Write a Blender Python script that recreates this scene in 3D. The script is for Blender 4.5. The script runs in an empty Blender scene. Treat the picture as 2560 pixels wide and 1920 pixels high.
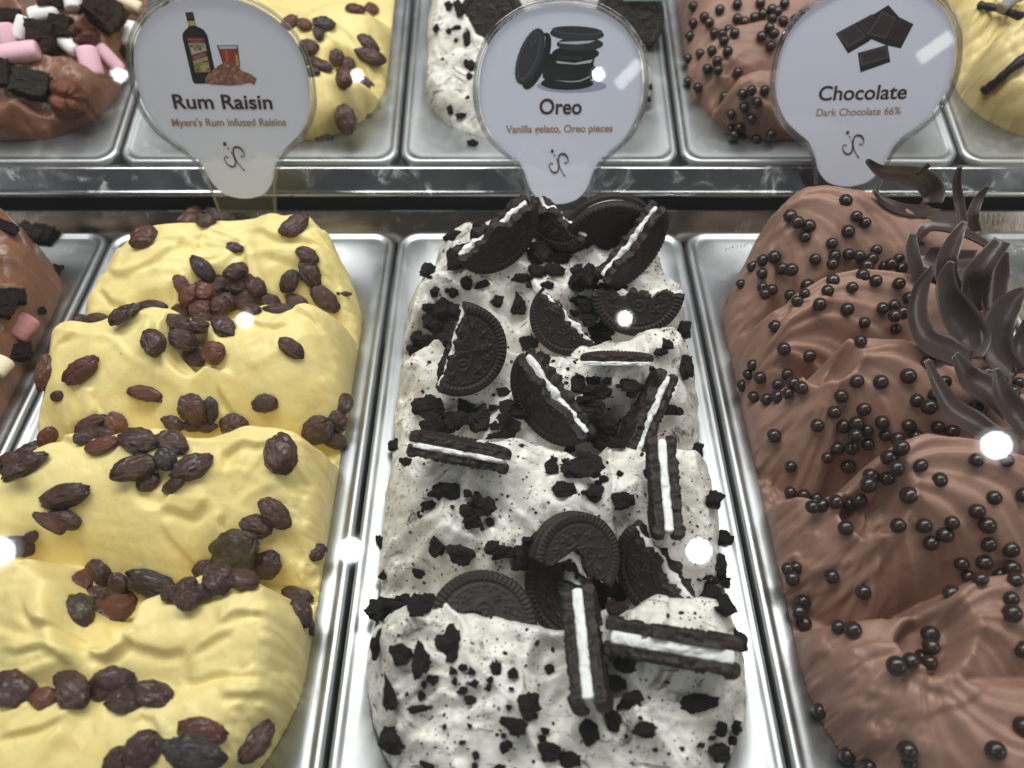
import bpy, bmesh, math, random
import numpy as np
from mathutils import Matrix, Vector

# ------------------------------------------------------------------ camera, world, lamps, exposure
SC = bpy.context.scene
COL = SC.collection
PITCH = math.radians(52.3)                 # camera looks this far below the horizontal
CAM = np.array([0.0, 0.0, 0.302])
FPX = 1923.0                               # focal length in pixels of the 2560 px wide photograph
AX = np.array([0, math.cos(PITCH), -math.sin(PITCH)])
RT = np.array([1.0, 0, 0])
UP = np.array([0, math.sin(PITCH), math.cos(PITCH)])
TW = -AX
cam_data = bpy.data.cameras.new('camera')
cam = bpy.data.objects.new('camera', cam_data)
COL.objects.link(cam)
cam.location = CAM
cam.rotation_euler = (math.pi / 2 - PITCH, 0, 0)
cam_data.sensor_width = 36.0
cam_data.lens = 36.0 * FPX / 2560.0
cam_data.clip_start = 0.005
cam_data.clip_end = 50
cam_data.dof.use_dof = True
cam_data.dof.focus_distance = 0.335
cam_data.dof.aperture_fstop = 8.0
SC.camera = cam
SC.view_settings.view_transform = 'Standard'
SC.view_settings.look = 'None'
SC.view_settings.exposure = 0.0
SC.view_settings.gamma = 1.0
SC.cycles.max_bounces = 8
SC.cycles.transparent_max_bounces = 12
SC.cycles.sample_clamp_indirect = 4.0
SC.cycles.caustics_reflective = False
SC.cycles.caustics_refractive = False
world = bpy.data.worlds.new('World')
SC.world = world
world.use_nodes = True
wbg = world.node_tree.nodes['Background']
wbg.inputs[0].default_value = (0.93, 0.97, 1.0, 1)
wbg.inputs[1].default_value = WORLD_STRENGTH = 0.11


def area_light(name, loc, target, sx, sy, power, color=(1, 1, 1)):
    l = bpy.data.lights.new(name, 'AREA')
    l.shape = 'RECTANGLE'
    l.size, l.size_y = sx, sy
    l.energy = power
    l.color = color
    o = bpy.data.objects.new(name, l)
    COL.objects.link(o)
    o.location = loc
    d = Vector(target) - Vector(loc)
    o.rotation_euler = d.to_track_quat('-Z', 'Y').to_euler()
    return o


# LED strip in the display case, the shop's ceiling light, and two added side fills
area_light('case_led_strip', (0.05, 0.40, 0.80), (0.05, 0.20, 0), 1.4, 0.16, 7.6, (1.0, 0.985, 0.95))
area_light('shop_ceiling_light', (-0.3, 0.75, 2.1), (0, 0.2, 0), 2.2, 0.8, 24.0, (0.98, 0.99, 1.0))
area_light('right_fill_light', (1.9, -0.75, 1.5), (0, 0.2, 0), 0.8, 0.8, 10.5, (1.0, 0.98, 0.95))  # added fill from the right that brightens the fronts and signs
area_light('left_fill_light', (-1.9, -0.75, 1.5), (0, 0.2, 0), 0.8, 0.8, 6.0, (0.97, 0.98, 1.0))  # weaker added fill from the left, not a known lamp


# ------------------------------------------------------------------ pixels to rays
def ray2560(x, y):
    d = AX + RT * ((x - 1280) / FPX) + UP * ((960 - y) / FPX)
    return d / np.linalg.norm(d)


def ray(fx, fy):                            # pixel of the 2212 px wide view of the photograph
    return ray2560(fx * 1.15732, fy * 1.15732)


def crop(ox, oy, s):
    return lambda x, y: ((ox + x * s) / 1.15732, (oy + y * s) / 1.15732)


CR = {'1': crop(0, 500, .434), '2': crop(0, 1200, .434), '3': crop(900, 450, .434), '4': crop(900, 1160, .4581),
      '5': crop(1700, 400, .42198), '6': crop(1700, 1100, .49425), 'a': crop(0, 0, .38879),
      'b': crop(850, 0, .38879), 'c': crop(1700, 0, .38879), 'F': lambda x, y: (x, y)}
CS = {'1': .434, '2': .434, '3': .434, '4': .4581, '5': .42198, '6': .49425, 'a': .38879, 'b': .38879,
      'c': .38879, 'F': 1.15732}


def on_plane(fx, fy, o, n):
    d = ray(fx, fy)
    t = np.dot(np.asarray(o) - CAM, n) / np.dot(d, n)
    return CAM + d * t


def at_height(fx, fy, z):
    return on_plane(fx, fy, np.array([0, 0, z]), np.array([0, 0, 1.0]))


# ------------------------------------------------------------------ noise
_rng = np.random.default_rng(11)
_T = _rng.random((64, 256, 256)).astype(np.float32) * 2 - 1


def noise(x, y, seed=0):
    x = np.asarray(x, float)
    y = np.asarray(y, float)
    xi = np.floor(x).astype(int)
    yi = np.floor(y).astype(int)
    fx = x - xi
    fy = y - yi
    fx = fx * fx * fx * (fx * (fx * 6 - 15) + 10)
    fy = fy * fy * fy * (fy * (fy * 6 - 15) + 10)
    t = _T[seed % 64]
    a = t[xi % 256, yi % 256]
    b = t[(xi + 1) % 256, yi % 256]
    c = t[xi % 256, (yi + 1) % 256]
    d = t[(xi + 1) % 256, (yi + 1) % 256]
    return (a * (1 - fx) + b * fx) * (1 - fy) + (c * (1 - fx) + d * fx) * fy


def fbm(x, y, octaves=4, seed=0, gain=.5):
    s = 0
    a = 1.0
    for k in range(octaves):
        s = s + a * noise(x * 2 ** k + 17 * k, y * 2 ** k + 9 * k, seed + k)
        a *= gain
    return s


def ridge(x, y, seed=0):
    return 1 - np.abs(noise(x, y, seed)) * 2


def noise3(p, seed=0):                      # cheap 3-d noise for small pieces
    return (noise(p[:, 0] + 5.2, p[:, 1] + p[:, 2] * .7, seed) + noise(p[:, 1] - 3.1, p[:, 2] - p[:, 0] * .6, seed + 1)
            + noise(p[:, 2] + 8.7, p[:, 0] + p[:, 1] * .5, seed + 2)) / 3


# ------------------------------------------------------------------ materials
def new_mat(name):
    m = bpy.data.materials.new(name)
    m.use_nodes = True
    nt = m.node_tree
    return m, nt, nt.nodes['Principled BSDF']


def N(nt, kind, **kw):
    n = nt.nodes.new(kind)
    for k, v in kw.items():
        if isinstance(k, str) and hasattr(n, k):
            setattr(n, k, v)
    return n


def setin(node, **kw):
    for k, v in kw.items():
        node.inputs[k.replace('_', ' ')].default_value = v


def ramp(nt, fac, stops):
    r = nt.nodes.new('ShaderNodeValToRGB')
    el = r.color_ramp.elements
    while len(el) < len(stops):
        el.new(0.5)
    for e, (p, c) in zip(el, stops):
        e.position = p
        e.color = (*c, 1) if len(c) == 3 else c
    nt.links.new(fac, r.inputs[0])
    return r.outputs[0]


def coords(nt, scale=(1, 1, 1), rot=(0, 0, 0)):
    tc = nt.nodes.new('ShaderNodeTexCoord')
    mp = nt.nodes.new('ShaderNodeMapping')
    mp.inputs['Scale'].default_value = scale
    mp.inputs['Rotation'].default_value = rot
    nt.links.new(tc.outputs['Object'], mp.inputs[0])
    return mp.outputs[0]


def tex_noise(nt, vec, scale, detail=4, rough=.5, dist=0.0):
    n = nt.nodes.new('ShaderNodeTexNoise')
    n.inputs['Scale'].default_value = scale
    n.inputs['Detail'].default_value = detail
    n.inputs['Roughness'].default_value = rough
    n.inputs['Distortion'].default_value = dist
    nt.links.new(vec, n.inputs['Vector'])
    return n.outputs['Fac']


def mixc(nt, fac, a, b):
    m = nt.nodes.new('ShaderNodeMix')
    m.data_type = 'RGBA'
    if isinstance(fac, (int, float)):
        m.inputs[0].default_value = fac
    else:
        nt.links.new(fac, m.inputs[0])
    for s, i in ((a, 6), (b, 7)):
        if isinstance(s, tuple):
            m.inputs[i].default_value = (*s, 1)
        else:
            nt.links.new(s, m.inputs[i])
    return m.outputs[2]


def bump(nt, bsdf, height, strength, dist):
    b = nt.nodes.new('ShaderNodeBump')
    b.inputs['Strength'].default_value = strength
    b.inputs['Distance'].default_value = dist
    nt.links.new(height, b.inputs['Height'])
    nt.links.new(b.outputs[0], bsdf.inputs['Normal'])


def math_node(nt, op, a, b):
    m = nt.nodes.new('ShaderNodeMath')
    m.operation = op
    for s, i in ((a, 0), (b, 1)):
        if isinstance(s, (int, float)):
            m.inputs[i].default_value = s
        else:
            nt.links.new(s, m.inputs[i])
    return m.outputs[0]


def gelato_mat(name, c1, c2, rough, sss, radius, fine=.25, flecks=None):
    m, nt, b = new_mat(name)
    v = coords(nt)
    big = tex_noise(nt, v, 28, 4, .55, 1.2)
    col = mixc(nt, ramp(nt, big, [(.36, (0, 0, 0)), (.66, (1, 1, 1))]), c1, c2)
    if flecks:
        vo = N(nt, 'ShaderNodeTexVoronoi')
        vo.inputs['Scale'].default_value = 75
        nt.links.new(v, vo.inputs['Vector'])
        mk = ramp(nt, vo.outputs['Distance'], [(.03, (1, 1, 1)), (.055, (0, 0, 0))])
        sel = ramp(nt, tex_noise(nt, v, 60, 1), [(.55, (0, 0, 0)), (.58, (1, 1, 1))])
        col = mixc(nt, math_node(nt, 'MULTIPLY', mk, sel), col, flecks)
        warm = ramp(nt, tex_noise(nt, v, 85, 3, .6, .5), [(.56, (0, 0, 0)), (.76, (.5, .5, .5))])
        col = mixc(nt, warm, col, (c1[0] * .86, c1[1] * .68, c1[2] * .5))
    nt.links.new(col, b.inputs['Base Color'])
    rr = ramp(nt, tex_noise(nt, v, 70, 3), [(.3, (rough - .1,) * 3), (.7, (rough + .12,) * 3)])
    nt.links.new(rr, b.inputs['Roughness'])
    b.inputs['Subsurface Weight'].default_value = sss
    b.inputs['Subsurface Radius'].default_value = radius
    b.inputs['Subsurface Scale'].default_value = .006
    b.inputs['Specular IOR Level'].default_value = .4
    h = math_node(nt, 'ADD', tex_noise(nt, v, 420, 3, .6), math_node(nt, 'MULTIPLY', tex_noise(nt, v, 120, 2), 2.0))
    po = N(nt, 'ShaderNodeTexVoronoi')                 # tiny air pores
    po.inputs['Scale'].default_value = 260
    nt.links.new(v, po.inputs['Vector'])
    pm = ramp(nt, po.outputs['Distance'], [(.04, (0, 0, 0)), (.14, (1, 1, 1))])
    ps = ramp(nt, tex_noise(nt, v, 34, 2), [(.52, (0, 0, 0)), (.62, (1, 1, 1))])
    h = math_node(nt, 'ADD', h, math_node(nt, 'MULTIPLY', math_node(nt, 'MULTIPLY', pm, ps), 1.4))
    bump(nt, b, h, fine, .0006)
    return m


def cookie_gelato_mat():
    m, nt, b = new_mat('cookie_gelato')
    v = coords(nt)
    vs = coords(nt, (1.0, 1.8, 1.0), (0, 0, .5))
    smear = tex_noise(nt, vs, 42, 5, .62, 2.2)
    base = mixc(nt, ramp(nt, smear, [(.40, (0, 0, 0)), (.72, (1, 1, 1))]), (.79, .755, .69), (.60, .565, .51))
    streak = ramp(nt, tex_noise(nt, vs, 34, 6, .72, 3.0), [(.555, (0, 0, 0)), (.63, (.7, .7, .7)), (.68, (1, 1, 1))])
    base = mixc(nt, streak, base, (.10, .085, .075))
    for sc, thr, lo in ((330, .27, .49), (620, .29, .47), (140, .21, .49)):
        vo = N(nt, 'ShaderNodeTexVoronoi')
        vo.inputs['Scale'].default_value = sc
        nt.links.new(v, vo.inputs['Vector'])
        sel = ramp(nt, tex_noise(nt, v, sc * .22, 2, .7), [(lo, (0, 0, 0)), (lo + .09, (1, 1, 1))])
        dd = math_node(nt, 'ADD', vo.outputs['Distance'], math_node(nt, 'MULTIPLY', tex_noise(nt, v, sc * 2.2, 1), .25))
        mk = ramp(nt, dd, [(thr - .03, (1, 1, 1)), (thr + .06, (0, 0, 0))])
        base = mixc(nt, math_node(nt, 'MULTIPLY', mk, sel), base, (.022, .017, .014))
    nt.links.new(base, b.inputs['Base Color'])
    b.inputs['Roughness'].default_value = .38
    b.inputs['Subsurface Weight'].default_value = .12
    b.inputs['Subsurface Radius'].default_value = (1, .8, .6)
    b.inputs['Subsurface Scale'].default_value = .003
    h = math_node(nt, 'ADD', tex_noise(nt, v, 300, 4, .6), math_node(nt, 'MULTIPLY', smear, 1.5))
    bump(nt, b, h, .4, .0009)
    return m


def tinted_mat(name, dark, rough, bumpscale, bstr, spec=.5, coat=0.0, var=.5, stretch=(1, 1, 1)):
    """colour comes from the object's own colour, mottled with a darker tone"""
    m, nt, b = new_mat(name)
    oi = nt.nodes.new('ShaderNodeObjectInfo')
    v = coords(nt, stretch)
    nf = tex_noise(nt, v, bumpscale * .35, 4, .6)
    col = mixc(nt, ramp(nt, nf, [(.35, (0, 0, 0)), (.68, (var,) * 3)]), oi.outputs['Color'], dark)
    nt.links.new(col, b.inputs['Base Color'])
    b.inputs['Roughness'].default_value = rough
    b.inputs['Specular IOR Level'].default_value = spec
    b.inputs['Coat Weight'].default_value = coat
    b.inputs['Coat Roughness'].default_value = .15
    bump(nt, b, tex_noise(nt, v, bumpscale, 4, .65), bstr, .0012)
    return m


def plain_mat(name, col, rough=.5, metal=0.0, spec=.5, bs=None, bstr=.2, bdist=.0004, cscale=90):
    m, nt, b = new_mat(name)
    v = coords(nt)
    f = tex_noise(nt, v, cscale, 3)
    c = mixc(nt, ramp(nt, f, [(.3, (0, 0, 0)), (.7, (1, 1, 1))]), tuple(x * .92 for x in col), tuple(min(1, x * 1.06) for x in col))
    nt.links.new(c, b.inputs['Base Color'])
    b.inputs['Roughness'].default_value = rough
    b.inputs['Metallic'].default_value = metal
    b.inputs['Specular IOR Level'].default_value = spec
    if bs:
        bump(nt, b, tex_noise(nt, v, bs, 4, .6), bstr, bdist)
    return m


def steel_mat(name, col, r0, r1, stretch=(1, 1, 1), bstr=.12):
    m, nt, b = new_mat(name)
    b.inputs['Metallic'].default_value = 1
    v = coords(nt, stretch)
    v2 = coords(nt)
    f = tex_noise(nt, v, 260, 4, .6)
    g = tex_noise(nt, v2, 22, 3, .6, .6)
    c = mixc(nt, ramp(nt, g, [(.3, (0, 0, 0)), (.75, (1, 1, 1))]), tuple(x * .88 for x in col), col)
    sp = ramp(nt, tex_noise(nt, v2, 900, 2, .7), [(.66, (0, 0, 0)), (.74, (1, 1, 1))])
    c = mixc(nt, math_node(nt, 'MULTIPLY', sp, .25), c, tuple(x * .55 for x in col))
    nt.links.new(c, b.inputs['Base Color'])
    film = ramp(nt, tex_noise(nt, v2, 38, 5, .68, 1.5), [(.54, (0, 0, 0)), (.72, (1, 1, 1))])      # frost, fingerprints and dried smears
    rr = mixc(nt, math_node(nt, 'MULTIPLY', film, .6), ramp(nt, g, [(.25, (r0,) * 3), (.75, (r1,) * 3)]), (.62, .62, .62))
    nt.links.new(rr, b.inputs['Roughness'])
    nt.links.new(math_node(nt, 'SUBTRACT', 1.0, math_node(nt, 'MULTIPLY', film, .12)), b.inputs['Metallic'])
    sc_ = coords(nt, (9, .5, 1), (0, 0, .7))
    f = math_node(nt, 'ADD', f, math_node(nt, 'MULTIPLY', tex_noise(nt, sc_, 160, 2, .5), 1.2))
    bump(nt, b, f, bstr, .0002)
    return m


def clear_mat(name, tint=(1, 1, 1), boost=1.0, rough=.01):
    """thin clear sheet: lets light through and mirrors by Fresnel"""
    m, nt, b = new_mat(name)
    nt.nodes.remove(b)
    out = nt.nodes['Material Output']
    tr = nt.nodes.new('ShaderNodeBsdfTransparent')
    tr.inputs[0].default_value = (*tint, 1)
    gl = nt.nodes.new('ShaderNodeBsdfGlossy')
    gl.inputs['Roughness'].default_value = rough
    fr = nt.nodes.new('ShaderNodeLayerWeight')          # 1 - cos of the angle of view
    fr.inputs[0].default_value = .5
    p5 = math_node(nt, 'POWER', fr.outputs['Facing'], 5.0)
    sch = math_node(nt, 'ADD', math_node(nt, 'MULTIPLY', p5, .96), .04)
    mx = nt.nodes.new('ShaderNodeMixShader')
    nt.links.new(math_node(nt, 'MULTIPLY', sch, boost), mx.inputs[0])
    nt.links.new(tr.outputs[0], mx.inputs[1])
    nt.links.new(gl.outputs[0], mx.inputs[2])
    nt.links.new(mx.outputs[0], out.inputs[0])
    return m


def emit_mat(name, col, s):
    m, nt, b = new_mat(name)
    setin(b, Emission_Color=(*col, 1), Emission_Strength=s)
    b.inputs['Base Color'].default_value = (.8, .8, .8, 1)
    return m


def flat_mat(name, col, rough=.6):
    m, nt, b = new_mat(name)
    b.inputs['Base Color'].default_value = (*col, 1)
    b.inputs['Roughness'].default_value = rough
    b.inputs['Specular IOR Level'].default_value = .2
    return m


M = {}
M['yellow'] = gelato_mat('cream_yellow_gelato', (.82, .69, .31), (.79, .645, .26), .46, .2, (1, .7, .3), .3, (.25, .10, .03))
M['vanilla'] = gelato_mat('vanilla_gelato', (.73, .60, .29), (.70, .55, .24), .45, .2, (1, .7, .3), .3, (.1, .06, .03))
M['choc'] = gelato_mat('milk_chocolate_gelato', (.310, .182, .136), (.268, .152, .112), .50, .12, (1, .5, .35), .2)
M['rocky'] = gelato_mat('glossy_chocolate_gelato', (.25, .125, .08), (.20, .095, .06), .27, .12, (1, .5, .3), .3)
M['cookie_gelato'] = cookie_gelato_mat()
M['raisin'] = tinted_mat('raisin_skin', (.020, .009, .007), .27, 4.2, .7, .5, .3, stretch=(.55, 2.2, 2.2))
M['crumb'] = tinted_mat('dark_cookie_crumb', (.008, .006, .005), .75, 6.0, 1.0, .3)
M['wafer'] = plain_mat('dark_cookie_wafer', (.022, .015, .012), .58, 0, .35, 900, .5)
M['filling'] = plain_mat('white_cream_filling', (.79, .79, .765), .6, 0, .4, 500, .9, .0008)
M['pearl'] = plain_mat('glossy_dark_pearl', (.026, .015, .012), .24, 0, .5, 3.0, .12, .0004, 1.2)
M['curl'] = plain_mat('satin_dark_chocolate', (.052, .033, .030), .32, 0, .5, 420, .3)
M['mallow'] = tinted_mat('marshmallow_foam', (.7, .66, .66), .75, 6, .25, .3, 0, .25)
M['brownie'] = tinted_mat('brownie_crumb', (.010, .006, .004), .8, 6, 1.0, .25)
M['pecan'] = tinted_mat('pecan_skin', (.05, .018, .010), .45, 6, .8, .4)
M['bean'] = plain_mat('vanilla_pod_skin', (.018, .012, .012), .5, 0, .4, 300, .7)
M['beandust'] = plain_mat('sugared_vanilla_pod', (.30, .28, .26), .8, 0, .3, 260, 1.0, .0015)
M['steel'] = steel_mat('pan_steel', (.47, .485, .49), .34, .48)
M['steel_bright'] = steel_mat('polished_steel', (.46, .47, .47), .08, .18, (.05, 1, 1), .05)
M['steel_dark'] = steel_mat('dark_brushed_steel', (.26, .225, .19), .10, .18, (.05, 1, 1), .15)
M['black'] = plain_mat('black_gasket', (.008, .008, .009), .6)
M['white_case'] = plain_mat('case_panel_paint', (.55, .56, .57), .5)
M['paper'] = flat_mat('lavender_white_paper', (.82, .85, 1.0), .45)
M['acrylic_face'] = clear_mat('clear_acrylic_face', (1, 1, 1), 1.0, .02)
M['glass'] = clear_mat('case_glass', (.985, .995, .99), 1.0, 0.0)
M['acrylic'] = clear_mat('clear_acrylic_rim', (.74, .76, .80), 5.0, .04)
M['ink'] = flat_mat('dark_brown_ink', (.055, .028, .026))
M['ink_tan'] = flat_mat('tan_ink', (.34, .22, .17))
M['bulb'] = emit_mat('lamp_diffuser', (.93, .97, 1), 55.0)
M['bulb_halo'] = emit_mat('lamp_halo', (.80, .90, 1), 2.2)  # faint bluish glow that stands in for the halo round each lamp
M['tube'] = emit_mat('glint_tube_glow', (1, .98, .93), 6.0)  # glow of the tube added for the sign glints
M['lamp_white'] = flat_mat('lamp_housing_white', (.8, .8, .8))
M['teal'] = plain_mat('pale_teal_card', (.30, .50, .50), .5)


# ------------------------------------------------------------------ object helpers
def tag(o, label=None, cat=None, group=None, kind=None):
    if label:
        o['label'] = label
    if cat:
        o['category'] = cat
    if group:
        o['group'] = group
    if kind:
        o['kind'] = kind
    return o


def mesh_np(name, V, Fc, smooth=True):
    """V (n,3) array; Fc (m,3|4) array or list of lists"""
    me = bpy.data.meshes.new(name)
    if isinstance(Fc, np.ndarray):
        k = Fc.shape[1]
        me.vertices.add(len(V))
        me.vertices.foreach_set('co', np.ascontiguousarray(V, dtype=np.float32).ravel())
        me.loops.add(Fc.size)
        me.loops.foreach_set('vertex_index', np.ascontiguousarray(Fc, dtype=np.int32).ravel())
        me.polygons.add(len(Fc))
        me.polygons.foreach_set('loop_start', np.arange(0, Fc.size, k, dtype=np.int32))
        me.polygons.foreach_set('use_smooth', np.full(len(Fc), smooth))
        me.update(calc_edges=True)
    else:
        me.from_pydata([tuple(v) for v in V], [], Fc)
        me.polygons.foreach_set('use_smooth', np.full(len(Fc), smooth))
        me.update()
    return me


def link(name, data, mat=None, parent=None, matrix=None):
    o = bpy.data.objects.new(name, data)
    COL.objects.link(o)
    if mat is not None and data is not None and not data.materials:
        data.materials.append(mat)
    if parent is not None:
        o.parent = parent
    if matrix is not None:
        o.matrix_local = matrix
    return o


def empty(name, matrix):
    o = bpy.data.objects.new(name, None)
    COL.objects.link(o)
    o.empty_display_size = .01
    o.matrix_local = matrix
    return o


def basis(x, y, z, loc, s=1.0):
    m = Matrix.Identity(4)
    sx = sy = sz = s
    if isinstance(s, (tuple, list)):
        sx, sy, sz = s
    for i in range(3):
        m[i][0] = float(x[i] * sx)
        m[i][1] = float(y[i] * sy)
        m[i][2] = float(z[i] * sz)
        m[i][3] = float(loc[i])
    return m


def unit(v):
    v = np.asarray(v, float)
    return v / max(1e-12, np.linalg.norm(v))


def view_vec(x, y, z):                      # right, up, toward the camera -> world
    return unit(RT * x + UP * y + TW * z)


def grid_faces(nr, nc, wrap=False):
    i = np.arange(nr - 1)[:, None]
    j = np.arange(nc if wrap else nc - 1)[None, :]
    j2 = (j + 1) % nc
    return np.stack([i * nc + j + 0 * i, i * nc + j2, (i + 1) * nc + j2, (i + 1) * nc + j], -1).reshape(-1, 4)


def tube_mesh(name, path, radius, seg=10, closed=False):
    P = np.asarray(path, float)
    n = len(P)
    R = np.broadcast_to(np.asarray(radius, float), (n,))
    T = np.gradient(P, axis=0)
    if closed:
        T = np.roll(P, -1, 0) - np.roll(P, 1, 0)
    T /= np.linalg.norm(T, axis=1)[:, None] + 1e-12
    ref = np.array([0, 0, 1.0]) if abs(T[0][2]) < .9 else np.array([1.0, 0, 0])
    V = []
    for p, t, r in zip(P, T, R):
        a = unit(np.cross(t, ref))
        b = np.cross(t, a)
        for k in range(seg):
            w = 2 * math.pi * k / seg
            V.append(p + r * (a * math.cos(w) + b * math.sin(w)))
    F = []
    for i in range(n if closed else n - 1):
        for k in range(seg):
            i2 = (i + 1) % n
            F.append((i * seg + k, i * seg + (k + 1) % seg, i2 * seg + (k + 1) % seg, i2 * seg + k))
    if not closed:
        F.append(tuple(range(seg - 1, -1, -1)))
        F.append(tuple((n - 1) * seg + k for k in range(seg)))
    return mesh_np(name, V, F)


def box_bm(bm, lo, hi, bevel=0.0):
    r = bmesh.ops.create_cube(bm, size=1)
    vs = r['verts']
    for v in vs:
        v.co = Vector([lo[i] + (v.co[i] + .5) * (hi[i] - lo[i]) for i in range(3)])
    if bevel:
        es = list({e for v in vs for e in v.link_edges})
        bmesh.ops.bevel(bm, geom=es, offset=bevel, segments=3, profile=.5, affect='EDGES')


def box(name, lo, hi, mat, parent=None, bevel=0.0):
    bm = bmesh.new()
    box_bm(bm, lo, hi, bevel)
    me = bpy.data.meshes.new(name)
    bm.to_mesh(me)
    bm.free()
    return link(name, me, mat, parent)


# ------------------------------------------------------------------ lamps seen as reflections in the glass and on the signs
GN = unit((0, -math.sin(math.radians(45)), math.cos(math.radians(45))))
GP = CAM + AX * .055


def mirror_at(fx, fy, o, n, ceil):
    d = ray(fx, fy)
    p = on_plane(fx, fy, o, n)
    r = d - 2 * np.dot(d, n) * n
    return p + r * ((ceil - p[2]) / r[2]), r


pane = box('case_glass_pane', (-.6, -.26, -.0025), (.6, .26, .0025), M['glass'])
pane.matrix_local = basis((1, 0, 0), (0, math.cos(math.radians(45)), math.sin(math.radians(45))), GN, GP)
tag(pane, 'sloping clear glass pane over the gelato with round lamp reflections', 'glass pane')

for px, py, lab in ((757, 1188, 'lamp of the lower row mirrored over the steel seam beside the yellow gelato'),
                    (1510, 1190, 'lamp of the lower row mirrored over the white gelato beside the chocolate'),
                    (-2, 1192, 'lamp of the lower row mirrored at the edge of the yellow gelato'),
                    (2152, 962, 'lamp mirrored over the chocolate curls'),
                    (1350, 688, 'lamp of the upper row mirrored on the flat lying cookie half'),
                    (530, 691, 'lamp of the upper row mirrored on the second yellow ridge'),
                    (258, 163, 'lamp mirrored small over the marshmallows'),
                    (1293, 160, 'lamp mirrored small beside the stacked cookies on the sign'),
                    (772, 163, 'lamp mirrored small over the far raisins')):
    c, r = mirror_at(px, py, GP, GN, 2.3)
    dist = np.linalg.norm(c - CAM)
    small = py < 900
    if dist > 9 or r[2] <= 0:
        c = CAM + r * 6.0
        dist = 6.0
    rad = dist * (11 if py < 200 else 15 if small else 29) / FPX * (.9 if not small else 1)
    t = empty('ceiling_lamp', basis((1, 0, 0), (0, 1, 0), (0, 0, 1), c))
    tag(t, 'ceiling ' + lab, 'ceiling lamp', 'ceiling lamps')
    n = 32
    zc = unit(CAM - c)
    xa = unit(np.cross((0, 1, .3), zc))
    ya = np.cross(zc, xa)
    ring = [xa * math.cos(2 * math.pi * k / n) + ya * math.sin(2 * math.pi * k / n) for k in range(n)]
    me = mesh_np('diffuser', [zc * .004 + q * rad for q in ring], [tuple(range(n))], False)
    link('diffuser', me, M['bulb'], t)
    n3 = len(ring)
    V = [q * rad for q in ring] + [q * rad * 1.5 + zc * .012 for q in ring]
    link('halo_ring', mesh_np('halo_ring', np.array(V), grid_faces(2, n3, True)), M['bulb_halo'], t)  # glowing ring added as the soft halo of the mirrored lamp
    V = [q * rad * 1.51 for q in ring] + [q * rad * 1.6 for q in ring] + [q * rad * 1.6 - zc * .03 for q in ring]
    F = [(k, (k + 1) % n, n + (k + 1) % n, n + k) for k in range(n)] + [(n + k, n + (k + 1) % n, 2 * n + (k + 1) % n, 2 * n + k) for k in range(n)] + [tuple(2 * n + k for k in range(n))]
    link('housing', mesh_np('housing', V, F), M['lamp_white'], t)


# ------------------------------------------------------------------ pans
HW, PL = .0826, .333                          # half width and length of a pan
X0, PITCHX = .0163, .1668
FRONT_O = np.array([0, .0135, 0])
TILT = math.radians(10.6)
REAR_O = np.array([0, .381, .0225])


def frame_of(row, k):
    x = X0 + PITCHX * k
    if row == 'front':
        return np.array([x, FRONT_O[1], 0]), np.array([1.0, 0, 0]), np.array([0, 1.0, 0]), np.array([0, 0, 1.0])
    return (np.array([x, REAR_O[1], REAR_O[2]]), np.array([1.0, 0, 0]), np.array([0, math.cos(TILT), math.sin(TILT)]),
            np.array([0, -math.sin(TILT), math.cos(TILT)]))


def rr_loop(x0, x1, y0, y1, r, z, nc=14, ns=6):
    P = []
    cs = [(x1 - r, y0 + r, -90), (x1 - r, y1 - r, 0), (x0 + r, y1 - r, 90), (x0 + r, y0 + r, 180)]
    for i, (cx, cy, a) in enumerate(cs):
        for k in range(nc + 1):
            w = math.radians(a + 90 * k / nc)
            P.append((cx + r * math.cos(w), cy + r * math.sin(w), z))
        nx, ny, na = cs[(i + 1) % 4]
        w = math.radians(na)
        q = (nx + r * math.cos(w), ny + r * math.sin(w), z)
        for k in range(1, ns):
            f = k / ns
            P.append((P[-1][0], P[-1][1], z) if False else (P[-1][0] + (q[0] - P[-1][0]) / (ns - k + 1), P[-1][1] + (q[1] - P[-1][1]) / (ns - k + 1), z))
    return P


OX, OY0, OY1, OR = .0715, .0185, .316, .062     # opening: half width, near end, far end, corner radius


def pan_mesh():
    prof = [(0, -.008, .011), (0, -.0022, .011), (.0004, -.0009, .011), (.0011, -.0001, .0105), (.0020, .0003, .010), (.0030, .0002, .010),
            (.0039, -.0003, .0095), (.0047, -.0008, .009), (.0055, -.0010, .009), (.0066, -.0010, .0085)]
    loops = [rr_loop(-HW + i, HW - i, i, PL - i, max(.004, r), z) for i, z, r in prof]
    for f, z in ((.0, -.0010), (.0006, -.0016), (.0014, -.004), (.002, -.012), (.003, -.05), (.006, -.11), (.014, -.118)):
        loops.append(rr_loop(-OX + f, OX - f, OY0 + f, OY1 - f, OR - f, z))
    n = len(loops[0])
    V = np.array([p for l in loops for p in l])
    F = grid_faces(len(loops), n, True)
    F = [tuple(f) for f in F] + [tuple(range((len(loops) - 1) * n, len(loops) * n))]
    return mesh_np('steel_pan', V, F)


PAN = pan_mesh()


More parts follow.
